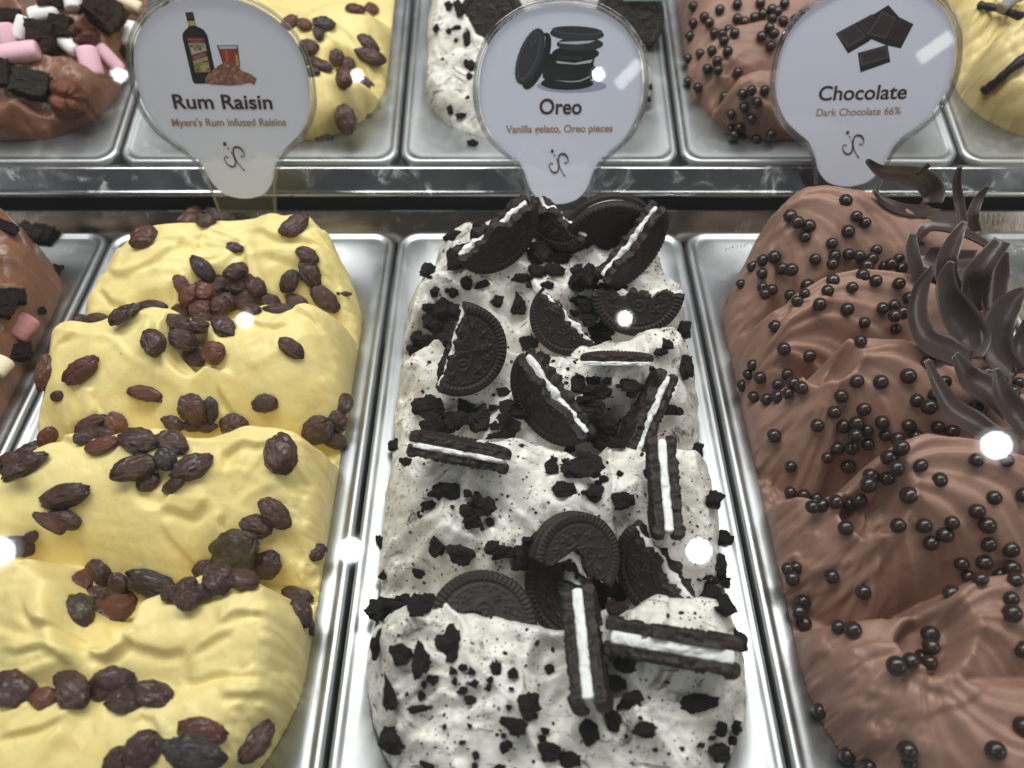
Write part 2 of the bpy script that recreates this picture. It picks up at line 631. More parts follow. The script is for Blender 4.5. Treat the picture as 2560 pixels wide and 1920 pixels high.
def stamp_mesh():
    """small worn embossed strokes near a far corner of the flange"""
    rng = random.Random(4)
    V, F = [], []
    for k in range(9):
        x = -.060 + k * .0023
        y = .3185 + k * .0007 + rng.uniform(-.0004, .0004)
        a = math.radians(rng.choice([60, 75, 110, 20]))
        l = rng.uniform(.0008, .0014)
        dx, dy = math.cos(a) * l, math.sin(a) * l
        w = .00028
        b = len(V)
        V += [(x - dx - w, y - dy, -.00095), (x - dx + w, y - dy, -.00095), (x + dx + w, y + dy, -.00095), (x + dx - w, y + dy, -.00095),
              (x - dx, y - dy, -.00055), (x + dx, y + dy, -.00055)]
        F += [(b, b + 1, b + 4), (b + 1, b + 2, b + 5, b + 4), (b + 2, b + 3, b + 5), (b + 3, b, b + 4, b + 5)]
    return mesh_np('embossed_mark', np.array(V), F)


STAMP = stamp_mesh()
pan_labels = {
    ('front', -2): 'steel pan of glossy chocolate gelato with marshmallows, partly cut off in the nearer row',
    ('front', -1): 'steel pan holding the pale yellow raisin gelato in the nearer row',
    ('front', 0): 'steel pan holding the white cookie gelato in the nearer row',
    ('front', 1): 'steel pan holding the brown chocolate gelato with curls in the nearer row',
    ('front', 2): 'steel pan with a sliver of yellow gelato behind the chocolate curls',
    ('rear', -2): 'raised steel pan of chocolate gelato under marshmallows and brownie cubes',
    ('rear', -1): 'raised steel pan of yellow raisin gelato behind the Rum Raisin sign',
    ('rear', 0): 'raised steel pan of white cookie gelato behind the stacked cookie sign',
    ('rear', 1): 'raised steel pan of brown gelato dotted with pearls behind the Chocolate sign',
    ('rear', 2): 'raised steel pan of swirled vanilla gelato with vanilla pods',
}
for (row, k), lab in pan_labels.items():
    o, ex, ey, en = frame_of(row, k)
    p = link('steel_pan', PAN, M['steel'], None, basis(ex, ey, en, o))
    tag(p, lab, 'pan', 'steel gelato pans')
    link('embossed_mark', STAMP, M['steel_bright'], p)

# ------------------------------------------------------------------ the step between the rows and the case body
bm = bmesh.new()
prof = [(.3830, .0195), (.3800, .0205), (.3788, .0198), (.3712, .0112)]
prof += [(.3706 - .0026 * math.sin(w), .0080 + .0026 * math.cos(w)) for w in np.linspace(.35, math.pi, 12)]
nx = 2
V = [(x, y, z) for x in (-.62, .62) for (y, z) in prof]
n = len(prof)
F = [(i, i + 1, n + i + 1, n + i) for i in range(n - 1)]
bm.free()
rail = link('step_rail', mesh_np('step_rail', np.array(V), F), M['steel_bright'])
tag(rail, 'polished steel step rail with a bright rounded lower edge between the pan rows', 'rail')
gas = box('rail_gasket', (-.62, .3703, -.0045), (.62, .3800, .0052), M['black'], None, .0008)
tag(gas, 'black gasket strip under the polished steel rail', 'gasket')
panel = box('back_panel', (-.62, -.019, -.0015), (.62, .019, .0015), M['steel_dark'])
panel.matrix_local = basis((1, 0, 0), (0, math.cos(math.radians(48)), math.sin(math.radians(48))), (0, -math.sin(math.radians(48)), math.cos(math.radians(48))), (0, .3590, -.0205))
tag(panel, 'dark brushed steel strip sloping down behind the nearer pans, reflecting the gelato', 'panel')
hood = box('unseen_dark_panel', (-.9, .93, .10), (.9, .96, 1.05), plain_mat('dark_reflection_panel', (.06, .06, .065), .5))  # added out of view so the pan steel mirrors something dark
tag(hood, 'unseen dark panel added behind the case to darken the steel reflections', 'panel')
tray = box('well_floor', (-.62, -.12, -.135), (.62, .369, -.125), M['black'])
tag(tray, None, None, None, 'structure')
fr = box('front_panel', (-.62, -.14, -.12), (.62, .0125, -.012), M['white_case'], None, .004)
tag(fr, 'pale painted case front below the nearest pan ends', 'panel')


# ------------------------------------------------------------------ gelato mounds as sculpted height fields
def smooth1(y, k):
    ker = np.hanning(2 * k + 3)
    ker /= ker.sum()
    return np.convolve(np.pad(y, k + 1, mode='edge'), ker, 'valid')


def sst(x):
    x = np.clip(x, 0, 1)
    return x * x * (3 - 2 * x)


class Mound:
    def __init__(s, row, k, waves, pits=(), bumps=(), fans=(), base=-.003, edge=.020, res=.0007, warp=(.0035, 26), rough=(), seed=0,
                 vmax=None, soft=.0012, creases=(), front_round=.066, custom=None, edge_rough=.0, folds=(), blur=0):
        s.o, s.ex, s.ey, s.en = frame_of(row, k)
        s.res = res
        hw = OX - .0003
        v0, v1 = OY0 + .0006, min(OY1 - .0004, vmax or 9)
        nu = int(2 * hw / res)
        nv = int((v1 - v0) / res)
        s.us = np.linspace(-hw, hw, nu)
        s.vs = np.linspace(v0, v1, nv)
        U, Vv = np.meshgrid(s.us, s.vs)
        wu = U + warp[0] * fbm(U * warp[1], Vv * warp[1], 3, seed)
        wv = Vv + warp[0] * fbm(U * warp[1] + 40, Vv * warp[1], 3, seed + 5)
        best = np.full(U.shape, -.02)
        idx = np.zeros(U.shape, int)
        acc = np.zeros(U.shape)
        fine = np.linspace(-.09, .09, 400)
        for i, w in enumerate(waves):
            pts = sorted((s.local(*q) for q in w['crest']), key=lambda p: p[0])
            pu = [p[0] for p in pts]
            vc = smooth1(np.interp(fine, pu, [p[1] for p in pts]), w.get('sm', 9))
            zc = smooth1(np.interp(fine, pu, [p[2] for p in pts]), w.get('sm', 9))
            VC = np.interp(wu, fine, vc)
            ZC = np.interp(wu, fine, zc)
            d = VC - wv
            D, Lf, pf = w.get('D', .030), w.get('L', .062), w.get('p', 1.9)
            df = np.clip(d, 0, None)
            zf = D * (df / Lf) ** pf
            far = df > Lf
            zf = np.where(far, D + (df - Lf) * D * pf / Lf, zf)
            db = np.clip(-d, 0, None)
            zb = D * (db / w.get('B', .013)) ** 1.7
            z = ZC - zf - zb
            z = np.maximum(z, -.03)
            idx = np.where(z > best, i, idx)
            best = np.maximum(best, z)
            acc = acc + np.exp(np.clip((z + .03) / soft, 0, 200) - 90)
        H = soft * (np.log(acc + 1e-30) + 90) - .03
        H = np.where(H > best + .01, best, H)
        s.idx = idx
        for (fx, fy, z, R, dep) in pits:
            u, v, _ = s.local(fx, fy, z)
            r = np.hypot(wu - u, (wv - v) * 1.0)
            H = H - dep * sst((R * 1.25 - r) / (R * .6))
            H = H + dep * .12 * np.exp(-((r - R * 1.25) / (R * .28)) ** 2)      # lip pushed up round the hollow
        for (fx, fy, z, R, amp) in bumps:
            u, v, _ = s.local(fx, fy, z)
            r = np.hypot(wu - u, wv - v) / R
            H = H + amp * np.exp(-r * r)
        for fan in fans:                                                          # strokes that fan out round a point
            fx, fy, z, kang, amp, rin, rout, tw = fan[:8]
            only = fan[8] if len(fan) > 8 else None
            u, v, _ = s.local(fx, fy, z)
            du, dv = wu - u, wv - v
            r = np.hypot(du, dv)
            a0 = np.arctan2(dv, du)
            a = a0 + tw * r * 20
            g = noise(a * kang / 6.28 * 4, r * 9 + 3, seed + 9) + .55 * noise(a * kang / 6.28 * 11, r * 12, seed + 10) + .30 * noise(a * kang / 6.28 * 27, r * 14, seed + 12)
            g = np.where(g > 0, g, g * .6)
            wgt = sst((r - rin * .4) / (rin * .6 + 1e-6)) * sst((rout - r) / (rout * .55))
            if only is not None:
                wgt = wgt * (idx == only)
            if len(fan) > 9:
                c, hwid = math.radians((fan[9] + fan[10]) / 2), math.radians((fan[10] - fan[9]) / 2)
                da = np.abs((a0 - c + np.pi) % (2 * np.pi) - np.pi)
                wgt = wgt * sst((hwid - da) / .5 + .5)
            H = H + amp * g * wgt
        for (ang, fa, fb, amp, sd) in creases:                                  # long drawn-out spatula folds
            ca, sa = math.cos(math.radians(ang)), math.sin(math.radians(ang))
            p, q = wu * ca + wv * sa, -wu * sa + wv * ca
            g = ridge(p * fa, q * fb + 1.2 * noise(p * fa * .7, q * fa, sd + 3), sd)
            gate = sst(.5 + 1.1 * noise(wu * 18, wv * 18, sd + 6))
            H = H + amp * (np.clip(g, 0, 1) ** 2) * gate
        if blur:                                                                 # soft cream rounds its own creases off
            ker = np.hanning(2 * blur + 3)
            ker /= ker.sum()
            Hp = np.pad(H, blur + 1, mode='edge')
            Hp = sum(k_ * Hp[i_:i_ + H.shape[0], :] for i_, k_ in enumerate(ker))
            H = sum(k_ * Hp[:, i_:i_ + H.shape[1]] for i_, k_ in enumerate(ker))
        for (cr, pts, z, amp, wdt) in folds:                                     # thin overlapping lips left by the spatula
            Q = np.array([s.local(*CR[cr](x, y), z)[:2] for x, y in pts])
            tt = np.linspace(0, len(Q) - 1, 10 * (len(Q) - 1) + 1)
            Q = np.stack([smooth1(np.interp(tt, np.arange(len(Q)), Q[:, i]), 3) for i in (0, 1)], 1)
            lo, hi = Q.min(0) - wdt * 3, Q.max(0) + wdt * 3
            j0, j1 = np.searchsorted(s.vs, (lo[1], hi[1]))
            i0, i1 = np.searchsorted(s.us, (lo[0], hi[0]))
            if j1 - j0 < 3 or i1 - i0 < 3:
                continue
            sl = (slice(j0, j1), slice(i0, i1))
            pu, pv = U[sl] + .0012 * noise(U[sl] * 120, Vv[sl] * 120, seed + 40), Vv[sl] + .0012 * noise(U[sl] * 120 + 9, Vv[sl] * 120, seed + 41)
            best_d = np.full(pu.shape, 9.0)
            sgn = np.zeros(pu.shape)
            par = np.zeros(pu.shape)
            for k in range(len(Q) - 1):
                a_, b_ = Q[k], Q[k + 1]
                e_ = b_ - a_
                t_ = np.clip(((pu - a_[0]) * e_[0] + (pv - a_[1]) * e_[1]) / (e_ @ e_ + 1e-12), 0, 1)
                dx_, dy_ = pu - a_[0] - t_ * e_[0], pv - a_[1] - t_ * e_[1]
                d_ = np.hypot(dx_, dy_)
                up_ = d_ < best_d
                best_d = np.where(up_, d_, best_d)
                sgn = np.where(up_, np.sign(e_[0] * dy_ - e_[1] * dx_), sgn)
                par = np.where(up_, (k + t_) / (len(Q) - 1), par)
            sd_ = best_d * sgn
            taper = sst(par / .25) * sst((1 - par) / .25)
            prof_ = np.where(sd_ > 0, np.exp(-sd_ / wdt), np.exp(-(sd_ / .0009) ** 2))
            prof_ = prof_ - .45 * np.exp(-((sd_ + .0022) / .0018) ** 2)
            H[sl] = H[sl] + amp * .00120 * taper * prof_
        for (f, amp, sd, o) in rough:
            H = H + amp * fbm(U * f, Vv * f, o, sd)
        if custom is not None:
            H = custom(s, U, Vv, H)
        # rounded-rectangle distance to the pan wall
        cy0, cy1 = OY0 + front_round, OY1 - front_round
        qx = np.abs(U) - (OX - front_round)
        qy = np.where(Vv < cy0, cy0 - Vv, np.where(Vv > cy1, Vv - cy1, 0))
        qx = np.clip(qx, 0, None)
        de = front_round - np.hypot(qx, qy)
        de = np.where((qx <= 0) & (qy <= 0), OX - np.abs(U), np.minimum(de, OX - np.abs(U)))
        ew = edge * (1 + .35 * fbm(U * 45, Vv * 45, 2, seed + 20))
        de2 = de + .0010 * fbm(U * 130, Vv * 130, 3, seed + 22) + .0006
        t = np.clip(de2 / ew, 0, 1)
        prof = (1 - (1 - t) ** 2.6) ** (1 / 2.2)
        H = base + (np.maximum(H, base - .002) - base) * prof
        if edge_rough:
            H = H + edge_rough * fbm(U * 230, Vv * 230, 3, seed + 30) * np.exp(-(de / .010) ** 2) * sst(.5 + fbm(U * 30, Vv * 30, 2, seed + 33))
        H = np.where(de < -.0003, base - .012, H)
        s.H, s.de = H, de
        s.gv, s.gu = np.gradient(H, s.vs, s.us)

    def local(s, fx, fy, z):
        """pixel and height in mm above the rim plane -> u, v, z in metres"""
        z = z * .001
        p = on_plane(fx, fy, s.o + s.en * z, s.en) - s.o
        return float(p @ s.ex), float(p @ s.ey), z

    def world(s, u, v, z):
        return s.o + s.ex * u + s.ey * v + s.en * z

    def sample(s, A, u, v):
        fu = np.clip((u - s.us[0]) / (s.us[1] - s.us[0]), 0, len(s.us) - 1.001)
        fv = np.clip((v - s.vs[0]) / (s.vs[1] - s.vs[0]), 0, len(s.vs) - 1.001)
        i, j = fu.astype(int), fv.astype(int)
        a, b = fu - i, fv - j
        return (A[j, i] * (1 - a) + A[j, i + 1] * a) * (1 - b) + (A[j + 1, i] * (1 - a) + A[j + 1, i + 1] * a) * b

    def hit(s, fx, fy):
        d = ray(fx, fy)
        do = CAM - s.o
        t = np.linspace(.15, .75, 2400)
        P = do[None] + d[None] * t[:, None]
        u, v, z = P @ s.ex, P @ s.ey, P @ s.en
        hs = s.sample(s.H, u, v)
        inside = (u > s.us[0]) & (u < s.us[-1]) & (v > s.vs[0]) & (v < s.vs[-1])
        hs = np.where(inside, hs, -.0005)
        below = np.nonzero(z < hs)[0]
        if len(below) == 0:
            return None
        i = below[0]
        u, v = np.array([u[i]]), np.array([v[i]])
        k = 4                                     # slope over a small patch
        gu = s.sample(s.gu, u, v)[0]
        gv = s.sample(s.gv, u, v)[0]
        if not inside[i]:
            gu = gv = 0
        g = math.hypot(gu, gv)
        if g > 1.6:
            gu, gv = gu * 1.6 / g, gv * 1.6 / g
        n = unit(-gu * s.ex - gv * s.ey + s.en)
        ju = int(np.clip(np.searchsorted(s.us, u[0]), 0, len(s.us) - 1))
        jv = int(np.clip(np.searchsorted(s.vs, v[0]), 0, len(s.vs) - 1))
        return CAM + d * t[i], n, float(t[i]), int(s.idx[jv, ju])

    def build(s, name, mat, label, group):
        us = np.concatenate([[s.us[0] - .0001], s.us, [s.us[-1] + .0001]])
        vs = np.concatenate([[s.vs[0] - .0001], s.vs, [s.vs[-1] + .0001]])
        U, Vv = np.meshgrid(us, vs)
        H = np.pad(s.H, 1, mode='constant', constant_values=-.016)     # skirt down the pan wall
        P = np.stack([U, Vv, H], -1).reshape(-1, 3)
        F = grid_faces(len(vs), len(us))
        keep = (np.pad(s.de, 1, mode='edge').reshape(-1)[F].max(1) > -.0008)
        F = F[keep]
        used = np.zeros(len(P), bool)
        used[F.ravel()] = True
        remap = np.cumsum(used) - 1
        o = link(name, mesh_np(name, P[used], remap[F]), mat, None, basis(s.ex, s.ey, s.en, s.o))
        tag(o, label, 'gelato', group)
        return o


def W(crest, **kw):
    return dict(crest=crest, **kw)
GG = 'gelato mounds in the pans'
# --- pale yellow raisin gelato, nearer row
ra = Mound('front', -1, [
    W([(120, 640, 14), (185, 565, 24), (235, 530, 30), (300, 512, 36), (370, 500, 40), (450, 488, 42), (545, 486, 41), (590, 474, 43), (640, 464, 45), (700, 470, 44), (760, 505, 38), (800, 580, 26)], D=.042, L=.056, B=.02, p=2.1),
    W([(60, 830, 18), (80, 765, 28), (120, 716, 34), (200, 706, 39), (250, 695, 40), (320, 668, 42), (370, 676, 42), (410, 705, 37), (470, 712, 36), (520, 690, 40), (560, 673, 41), (640, 680, 42), (720, 674, 42), (790, 690, 36)], D=.044, L=.050, p=2.1),
    W([(-60, 1050, 26), (0, 1020, 32), (60, 985, 36), (130, 955, 38), (230, 938, 40), (330, 925, 42), (390, 940, 40), (450, 950, 38), (520, 932, 40), (620, 932, 42), (700, 958, 40), (760, 975, 34)], D=.044, L=.050, p=2.1),
    W([(-120, 1240, 28), (0, 1236, 34), (60, 1228, 38), (110, 1240, 38), (150, 1290, 34), (230, 1330, 28), (300, 1310, 31), (360, 1290, 34), (480, 1283, 36), (560, 1288, 36), (640, 1310, 35), (720, 1320, 30)], D=.034, L=.050, B=.013, p=2.0),
    W([(-160, 1500, 20), (0, 1505, 26), (100, 1515, 26), (200, 1530, 25), (300, 1520, 26), (380, 1515, 27), (480, 1490, 29), (580, 1470, 30), (660, 1450, 28)], D=.034, L=.070, B=.02, p=1.9),
], pits=[(400, 745, 38, .010, .009), (212, 1310, 30, .013, .010), (345, 1050, 30, .008, .004), (600, 1278, 30, .007, .004)],
    bumps=[(300, 1110, 30, .022, .003), (600, 800, 34, .02, .003), (180, 800, 34, .018, .003), (560, 1140, 30, .018, .003), (540, 1390, 26, .02, .003), (120, 1400, 26, .018, .003)],
    fans=[(525, 520, 42, 6, .0026, .004, .075, .35, 0, 150, 290), (330, 690, 38, 5, .0012, .008, .05, .5, 1, 170, 320),
          (500, 1090, 34, 5, .0014, .006, .045, -.5, 2, -60, 100), (215, 1380, 26, 6, .0020, .012, .055, .5, None, 170, 290), (360, 1440, 26, 4, .0010, .006, .050, -.6, None, -50, 70)],
    blur=2,
    folds=[('1', [(1230, 200), (1050, 360), (900, 560)], 38, 2.2, .008), ('1', [(1290, 230), (1130, 340), (960, 560)], 36, 1.8, .006), ('1', [(540, 460), (620, 530), (760, 580)], 28, 1.6, .006), ('1', [(560, 330), (700, 400), (960, 330), (1120, 240)], 34, 2.0, .008),
           ('1', [(1400, 180), (1600, 260), (1900, 280), (2080, 330)], 38, 1.5, .007), ('1', [(1500, 330), (1700, 380), (1960, 420)], 34, 1.0, .006),
           ('1', [(1330, 960), (1100, 930), (960, 820), (990, 690)], 36, 2.4, .007), ('1', [(1300, 770), (1480, 730), (1600, 790), (1700, 740)], 36, 1.8, .006), ('1', [(1310, 980), (1240, 1050), (1340, 1140)], 30, 1.8, .006),
           ('1', [(280, 1230), (330, 1190), (430, 1200), (540, 1140)], 26, 2.6, .006), ('1', [(540, 1180), (480, 1110), (530, 1060)], 28, 1.6, .005), ('1', [(560, 1180), (640, 1230), (820, 1250), (960, 1210)], 24, 1.8, .007), ('1', [(240, 880), (330, 820), (480, 780)], 34, 1.4, .007),
           ('1', [(1250, 1200), (1500, 1260), (1760, 1250), (1900, 1180)], 24, 1.4, .007), ('1', [(1700, 700), (1850, 760), (1960, 860)], 32, 1.5, .005),
           ('1', [(330, 1360), (460, 1420), (620, 1350)], 34, 2.2, .006), ('1', [(1280, 1590), (1290, 1480), (1430, 1440), (1720, 1420)], 36, 2.2, .007), ('2', [(1290, 280), (1210, 240), (1190, 160), (1250, 90)], 34, 2.4, .006),
           ('2', [(860, 130), (1050, 150), (1210, 60)], 34, 2.0, .008), ('2', [(700, 470), (830, 430), (1010, 480)], 30, 1.6, .006), ('2', [(0, 490), (100, 440), (250, 500)], 34, 2.2, .006), ('2', [(880, 160), (930, 260), (1060, 360)], 34, 1.2, .008),
           ('2', [(230, 700), (280, 850), (430, 900), (570, 1000), (650, 1030), (770, 950), (700, 830)], 26, 2.6, .007), ('2', [(700, 850), (780, 950), (970, 1000), (1150, 980)], 28, 1.8, .007), ('2', [(1280, 880), (1400, 810), (1650, 800)], 30, 1.8, .006),
           ('2', [(1130, 1000), (1300, 930), (1420, 910)], 28, 1.3, .006), ('2', [(1050, 1150), (1350, 1150), (1620, 1100)], 24, 1.6, .008), ('2', [(0, 980), (150, 1030), (330, 990), (500, 1090)], 26, 2.0, .007), ('2', [(1280, 1300), (1500, 1250), (1760, 1180)], 20, 2.0, .007),
           ('2', [(810, 1420), (850, 1350), (940, 1400), (970, 1480)], 22, 1.4, .005), ('2', [(0, 1490), (250, 1450), (480, 1360)], 22, 2.0, .008), ('2', [(1540, 640), (1560, 690), (1620, 680), (1610, 600)], 28, 2.6, .004), ('2', [(1000, 680), (1250, 700), (1560, 660)], 30, 1.5, .008)],
    creases=[(6, 9, 70, .0018, 31), (-14, 11, 60, .0015, 35), (3, 16, 130, .0009, 37)],
    rough=[(22, .0019, 3, 2), (75, .00035, 13, 3), (260, .00016, 17, 3)], seed=1, edge=.019, edge_rough=.0022, warp=(.004, 24))
ra.build('raisin_gelato', M['yellow'], 'pale yellow gelato in five spatula ridges scattered with raisins, nearer row', GG)

# --- white cookie gelato, nearer row
co = Mound('front', 0, [
    W([(880, 650, 20), (905, 590, 30), (940, 535, 36), (975, 505, 40), (1030, 487, 43), (1120, 484, 42), (1220, 490, 40), (1290, 478, 42), (1350, 490, 42), (1400, 525, 40), (1450, 600, 30)], D=.040, L=.05, B=.02, p=2.0),
    W([(850, 860, 16), (875, 800, 28), (905, 775, 34), (950, 752, 38), (1040, 750, 40), (1120, 768, 38), (1200, 765, 39), (1290, 742, 41), (1380, 738, 42), (1460, 742, 38), (1510, 760, 30)], D=.042, L=.045, p=2.0),
    W([(820, 1050, 18), (845, 1010, 28), (890, 995, 34), (960, 985, 38), (1060, 968, 40), (1160, 952, 42), (1210, 965, 41), (1280, 1000, 37), (1360, 980, 40), (1440, 985, 40), (1530, 1000, 32), (1580, 1020, 24)], D=.044, L=.048, p=2.0),
    W([(790, 1400, 18), (820, 1370, 28), (870, 1350, 34), (960, 1335, 37), (1060, 1355, 38), (1150, 1372, 37), (1230, 1370, 32), (1310, 1325, 37), (1420, 1305, 38), (1520, 1310, 37), (1600, 1345, 32), (1640, 1380, 22)], D=.040, L=.078, B=.013, p=2.0),
], pits=[(905, 740, 22, .012, .012), (1320, 920, 26, .015, .013), (1290, 1270, 24, .016, .010), (1190, 1420, 28, .006, .006), (1000, 900, 30, .009, .004)],
    bumps=[(920, 1130, 30, .02, .004), (1060, 1040, 34, .016, .004), (960, 1480, 30, .022, .004), (1470, 1480, 30, .02, .004), (1280, 500, 44, .007, .006), (1330, 1160, 30, .018, .003)],
    fans=[(900, 600, 34, 12, .0026, .004, .04, .3, 0), (1010, 1060, 30, 10, .0026, .006, .05, .7, 2, 150, 330), (1000, 1500, 30, 9, .0026, .01, .05, .4, 3, 90, 270), (1330, 1500, 28, 10, .0024, .006, .05, -.6, 3, -100, 80)],
    creases=[(20, 20, 62, .0040, 41), (-40, 22, 60, .0036, 45), (80, 20, 55, .0030, 49), (10, 40, 140, .0012, 52)], blur=1,
    rough=[(36, .0042, 22, 3), (120, .0010, 26, 3), (320, .0003, 29, 2)], seed=8, edge=.017, edge_rough=.0028, warp=(.0055, 36))
co.build('cookie_gelato', M['cookie_gelato'], 'white gelato flecked with dark cookie bits and topped with broken cookies, nearer row', GG)

# --- brown chocolate gelato, nearer row
ch = Mound('front', 1, [
    W([(1530, 640, 18), (1555, 575, 28), (1590, 535, 36), (1625, 505, 43), (1645, 470, 52), (1680, 440, 58), (1730, 415, 64), (1800, 407, 67), (1880, 415, 66), (1960, 440, 63), (2050, 490, 56), (2140, 540, 46), (2200, 590, 34)], D=.052, L=.044, B=.03, p=2.0),
    W([(1560, 760, 18), (1590, 715, 28), (1625, 690, 36), (1680, 655, 46), (1720, 625, 50), (1770, 597, 54), (1850, 582, 55), (1950, 588, 54), (2050, 630, 50), (2150, 690, 44), (2230, 760, 34)], D=.054, L=.042, B=.010, p=1.9),
    W([(1580, 890, 14), (1610, 850, 22), (1680, 835, 30), (1740, 812, 40), (1780, 770, 50), (1830, 742, 54), (1890, 734, 56), (1980, 748, 55), (2080, 795, 51), (2212, 850, 46)], D=.054, L=.042, B=.010, p=1.9),
    W([(1640, 1100, 14), (1680, 1070, 24), (1760, 1075, 30), (1830, 1060, 38), (1870, 1020, 48), (1920, 975, 53), (1980, 953, 55), (2060, 950, 55), (2150, 970, 54), (2260, 1010, 48)], D=.054, L=.046, B=.010, p=1.9),
    W([(1680, 1390, 14), (1720, 1355, 20), (1800, 1345, 26), (1900, 1335, 30), (1975, 1335, 36), (2020, 1315, 42), (2070, 1285, 46), (2130, 1262, 48), (2212, 1250, 48), (2300, 1260, 44)], D=.046, L=.046, B=.010, p=1.9),
    W([(1720, 1530, 14), (1760, 1490, 22), (1800, 1430, 30), (1850, 1398, 34), (1910, 1392, 35), (1960, 1402, 34), (2010, 1440, 30), (2080, 1480, 34), (2200, 1500, 38)], D=.036, L=.070, B=.014, p=1.9),
], pits=[(1648, 497, 46, .006, .010), (1779, 812, 40, .0075, .016), (1868, 1092, 38, .010, .018), (2000, 1385, 34, .0095, .014)],
    bumps=[(1615, 660, 34, .009, .004), (1590, 560, 34, .01, .004), (2090, 1080, 46, .03, .004), (1960, 830, 46, .025, .003), (2110, 1420, 40, .02, .004), (1900, 1560, 26, .03, .004)],
    fans=[(1640, 505, 46, 7, 0.0034, .006, .10, .5, 0, -95, 60), (1650, 745, 40, 8, 0.0044, .004, .09, .6, 1, -70, 110), (1600, 760, 26, 8, 0.0039, .004, .03, .6, 1, 60, 220),
          (1770, 830, 40, 7, 0.0036, .008, .10, .55, 2, -110, 90), (1855, 1110, 38, 7, 0.0039, .010, .12, .6, 3, -150, 80),
          (1995, 1400, 34, 7, 0.0036, .011, .09, .6, 4, -140, 90), (1995, 1400, 34, 7, 0.0034, .011, .08, -.6, 5)],
    folds=[('5', [(530, 800), (640, 700), (790, 620), (960, 600)], 48, 1.05, .006), ('5', [(540, 800), (640, 900), (600, 1010), (540, 1020)], 36, 1.80, .006), ('5', [(330, 930), (430, 830), (560, 850), (620, 940)], 30, 1.95, .006),
           ('5', [(310, 1180), (400, 1010), (560, 900)], 26, 1.35, .006), ('5', [(640, 850), (760, 900), (900, 890)], 44, 0.90, .005), ('5', [(490, 480), (560, 500), (640, 470)], 44, 1.50, .006), ('5', [(460, 330), (540, 470), (700, 560)], 48, 1.12, .007),
           ('5', [(900, 200), (1000, 280), (1160, 370), (1330, 440)], 60, 0.90, .008), ('5', [(880, 330), (960, 450), (1010, 540)], 54, 0.90, .007), ('5', [(870, 1190), (880, 1300), (820, 1400), (640, 1470)], 44, 1.50, .006),
           ('5', [(420, 1420), (560, 1460), (800, 1440)], 30, 1.20, .006), ('5', [(440, 1560), (620, 1510), (830, 1520)], 30, 1.20, .006),
           ('6', [(840, 500), (920, 460), (970, 380), (940, 270)], 36, 1.80, .006), ('6', [(540, 585), (760, 575), (960, 560), (1070, 430)], 32, 1.65, .007), ('6', [(620, 670), (850, 640), (1010, 560)], 28, 1.35, .007), ('6', [(690, 810), (950, 680), (1110, 480)], 28, 1.50, .008),
           ('6', [(950, 940), (1080, 860), (1170, 640)], 30, 1.20, .008), ('6', [(540, 440), (640, 400), (820, 390)], 26, 1.35, .006), ('6', [(1060, 1150), (1180, 1190), (1300, 1130), (1350, 990), (1320, 860)], 36, 1.65, .006), ('6', [(1060, 1200), (1160, 1260), (1400, 1330)], 30, 1.20, .009),
           ('6', [(660, 1270), (820, 1130), (1050, 1090)], 26, 1.80, .006), ('6', [(1140, 1440), (1400, 1340), (1570, 1240)], 30, 0.98, .01), ('6', [(1220, 870), (1210, 930), (1250, 960)], 30, 1.50, .004)],
    blur=1,
    rough=[(16, .0013, 43, 2), (200, .00025, 46, 3)], seed=15, edge=.020, edge_rough=.0030, warp=(.003, 18), soft=.0007)
ch.build('chocolate_gelato', M['choc'], 'brown chocolate gelato in overlapping shell shaped lobes dotted with pearls, nearer row', GG)

# --- slivers at both sides of the nearer row
rf = Mound('front', -2, [
    W([(-200, 470, 44), (0, 472, 44), (50, 482, 43), (95, 500, 41), (130, 540, 36), (150, 590, 28)], D=.026, L=.06, B=.02),
    W([(-200, 700, 40), (0, 690, 38), (60, 720, 30), (110, 760, 20)], D=.03, L=.06),
    W([(-200, 900, 36), (-40, 900, 30), (30, 920, 22), (60, 950, 14)], D=.03, L=.06),
], rough=[(40, .004, 3, 3), (120, .0018, 9, 3)], creases=[(30, 22, 60, .006, 20), (80, 22, 55, .005, 24)], seed=5, res=.0011, warp=(.005, 30), front_round=.045, edge=.012)
rf.build('rocky_chocolate_gelato', M['rocky'], 'glossy chocolate gelato with a brownie and pink marshmallow, cut off beside the yellow gelato', GG)
yf = Mound('front', 2, [W([(2170, 560, 24), (2200, 530, 30), (2300, 500, 40), (2450, 500, 40)], D=.03, L=.08, B=.02), W([(2170, 700, 24), (2260, 690, 34), (2450, 690, 36)], D=.03, L=.08)],
           rough=[(40, .003, 3, 3)], seed=3, res=.0016)
yf.build('vanilla_gelato', M['vanilla'], 'sliver of yellow gelato showing behind the chocolate curls in the nearer row', GG)

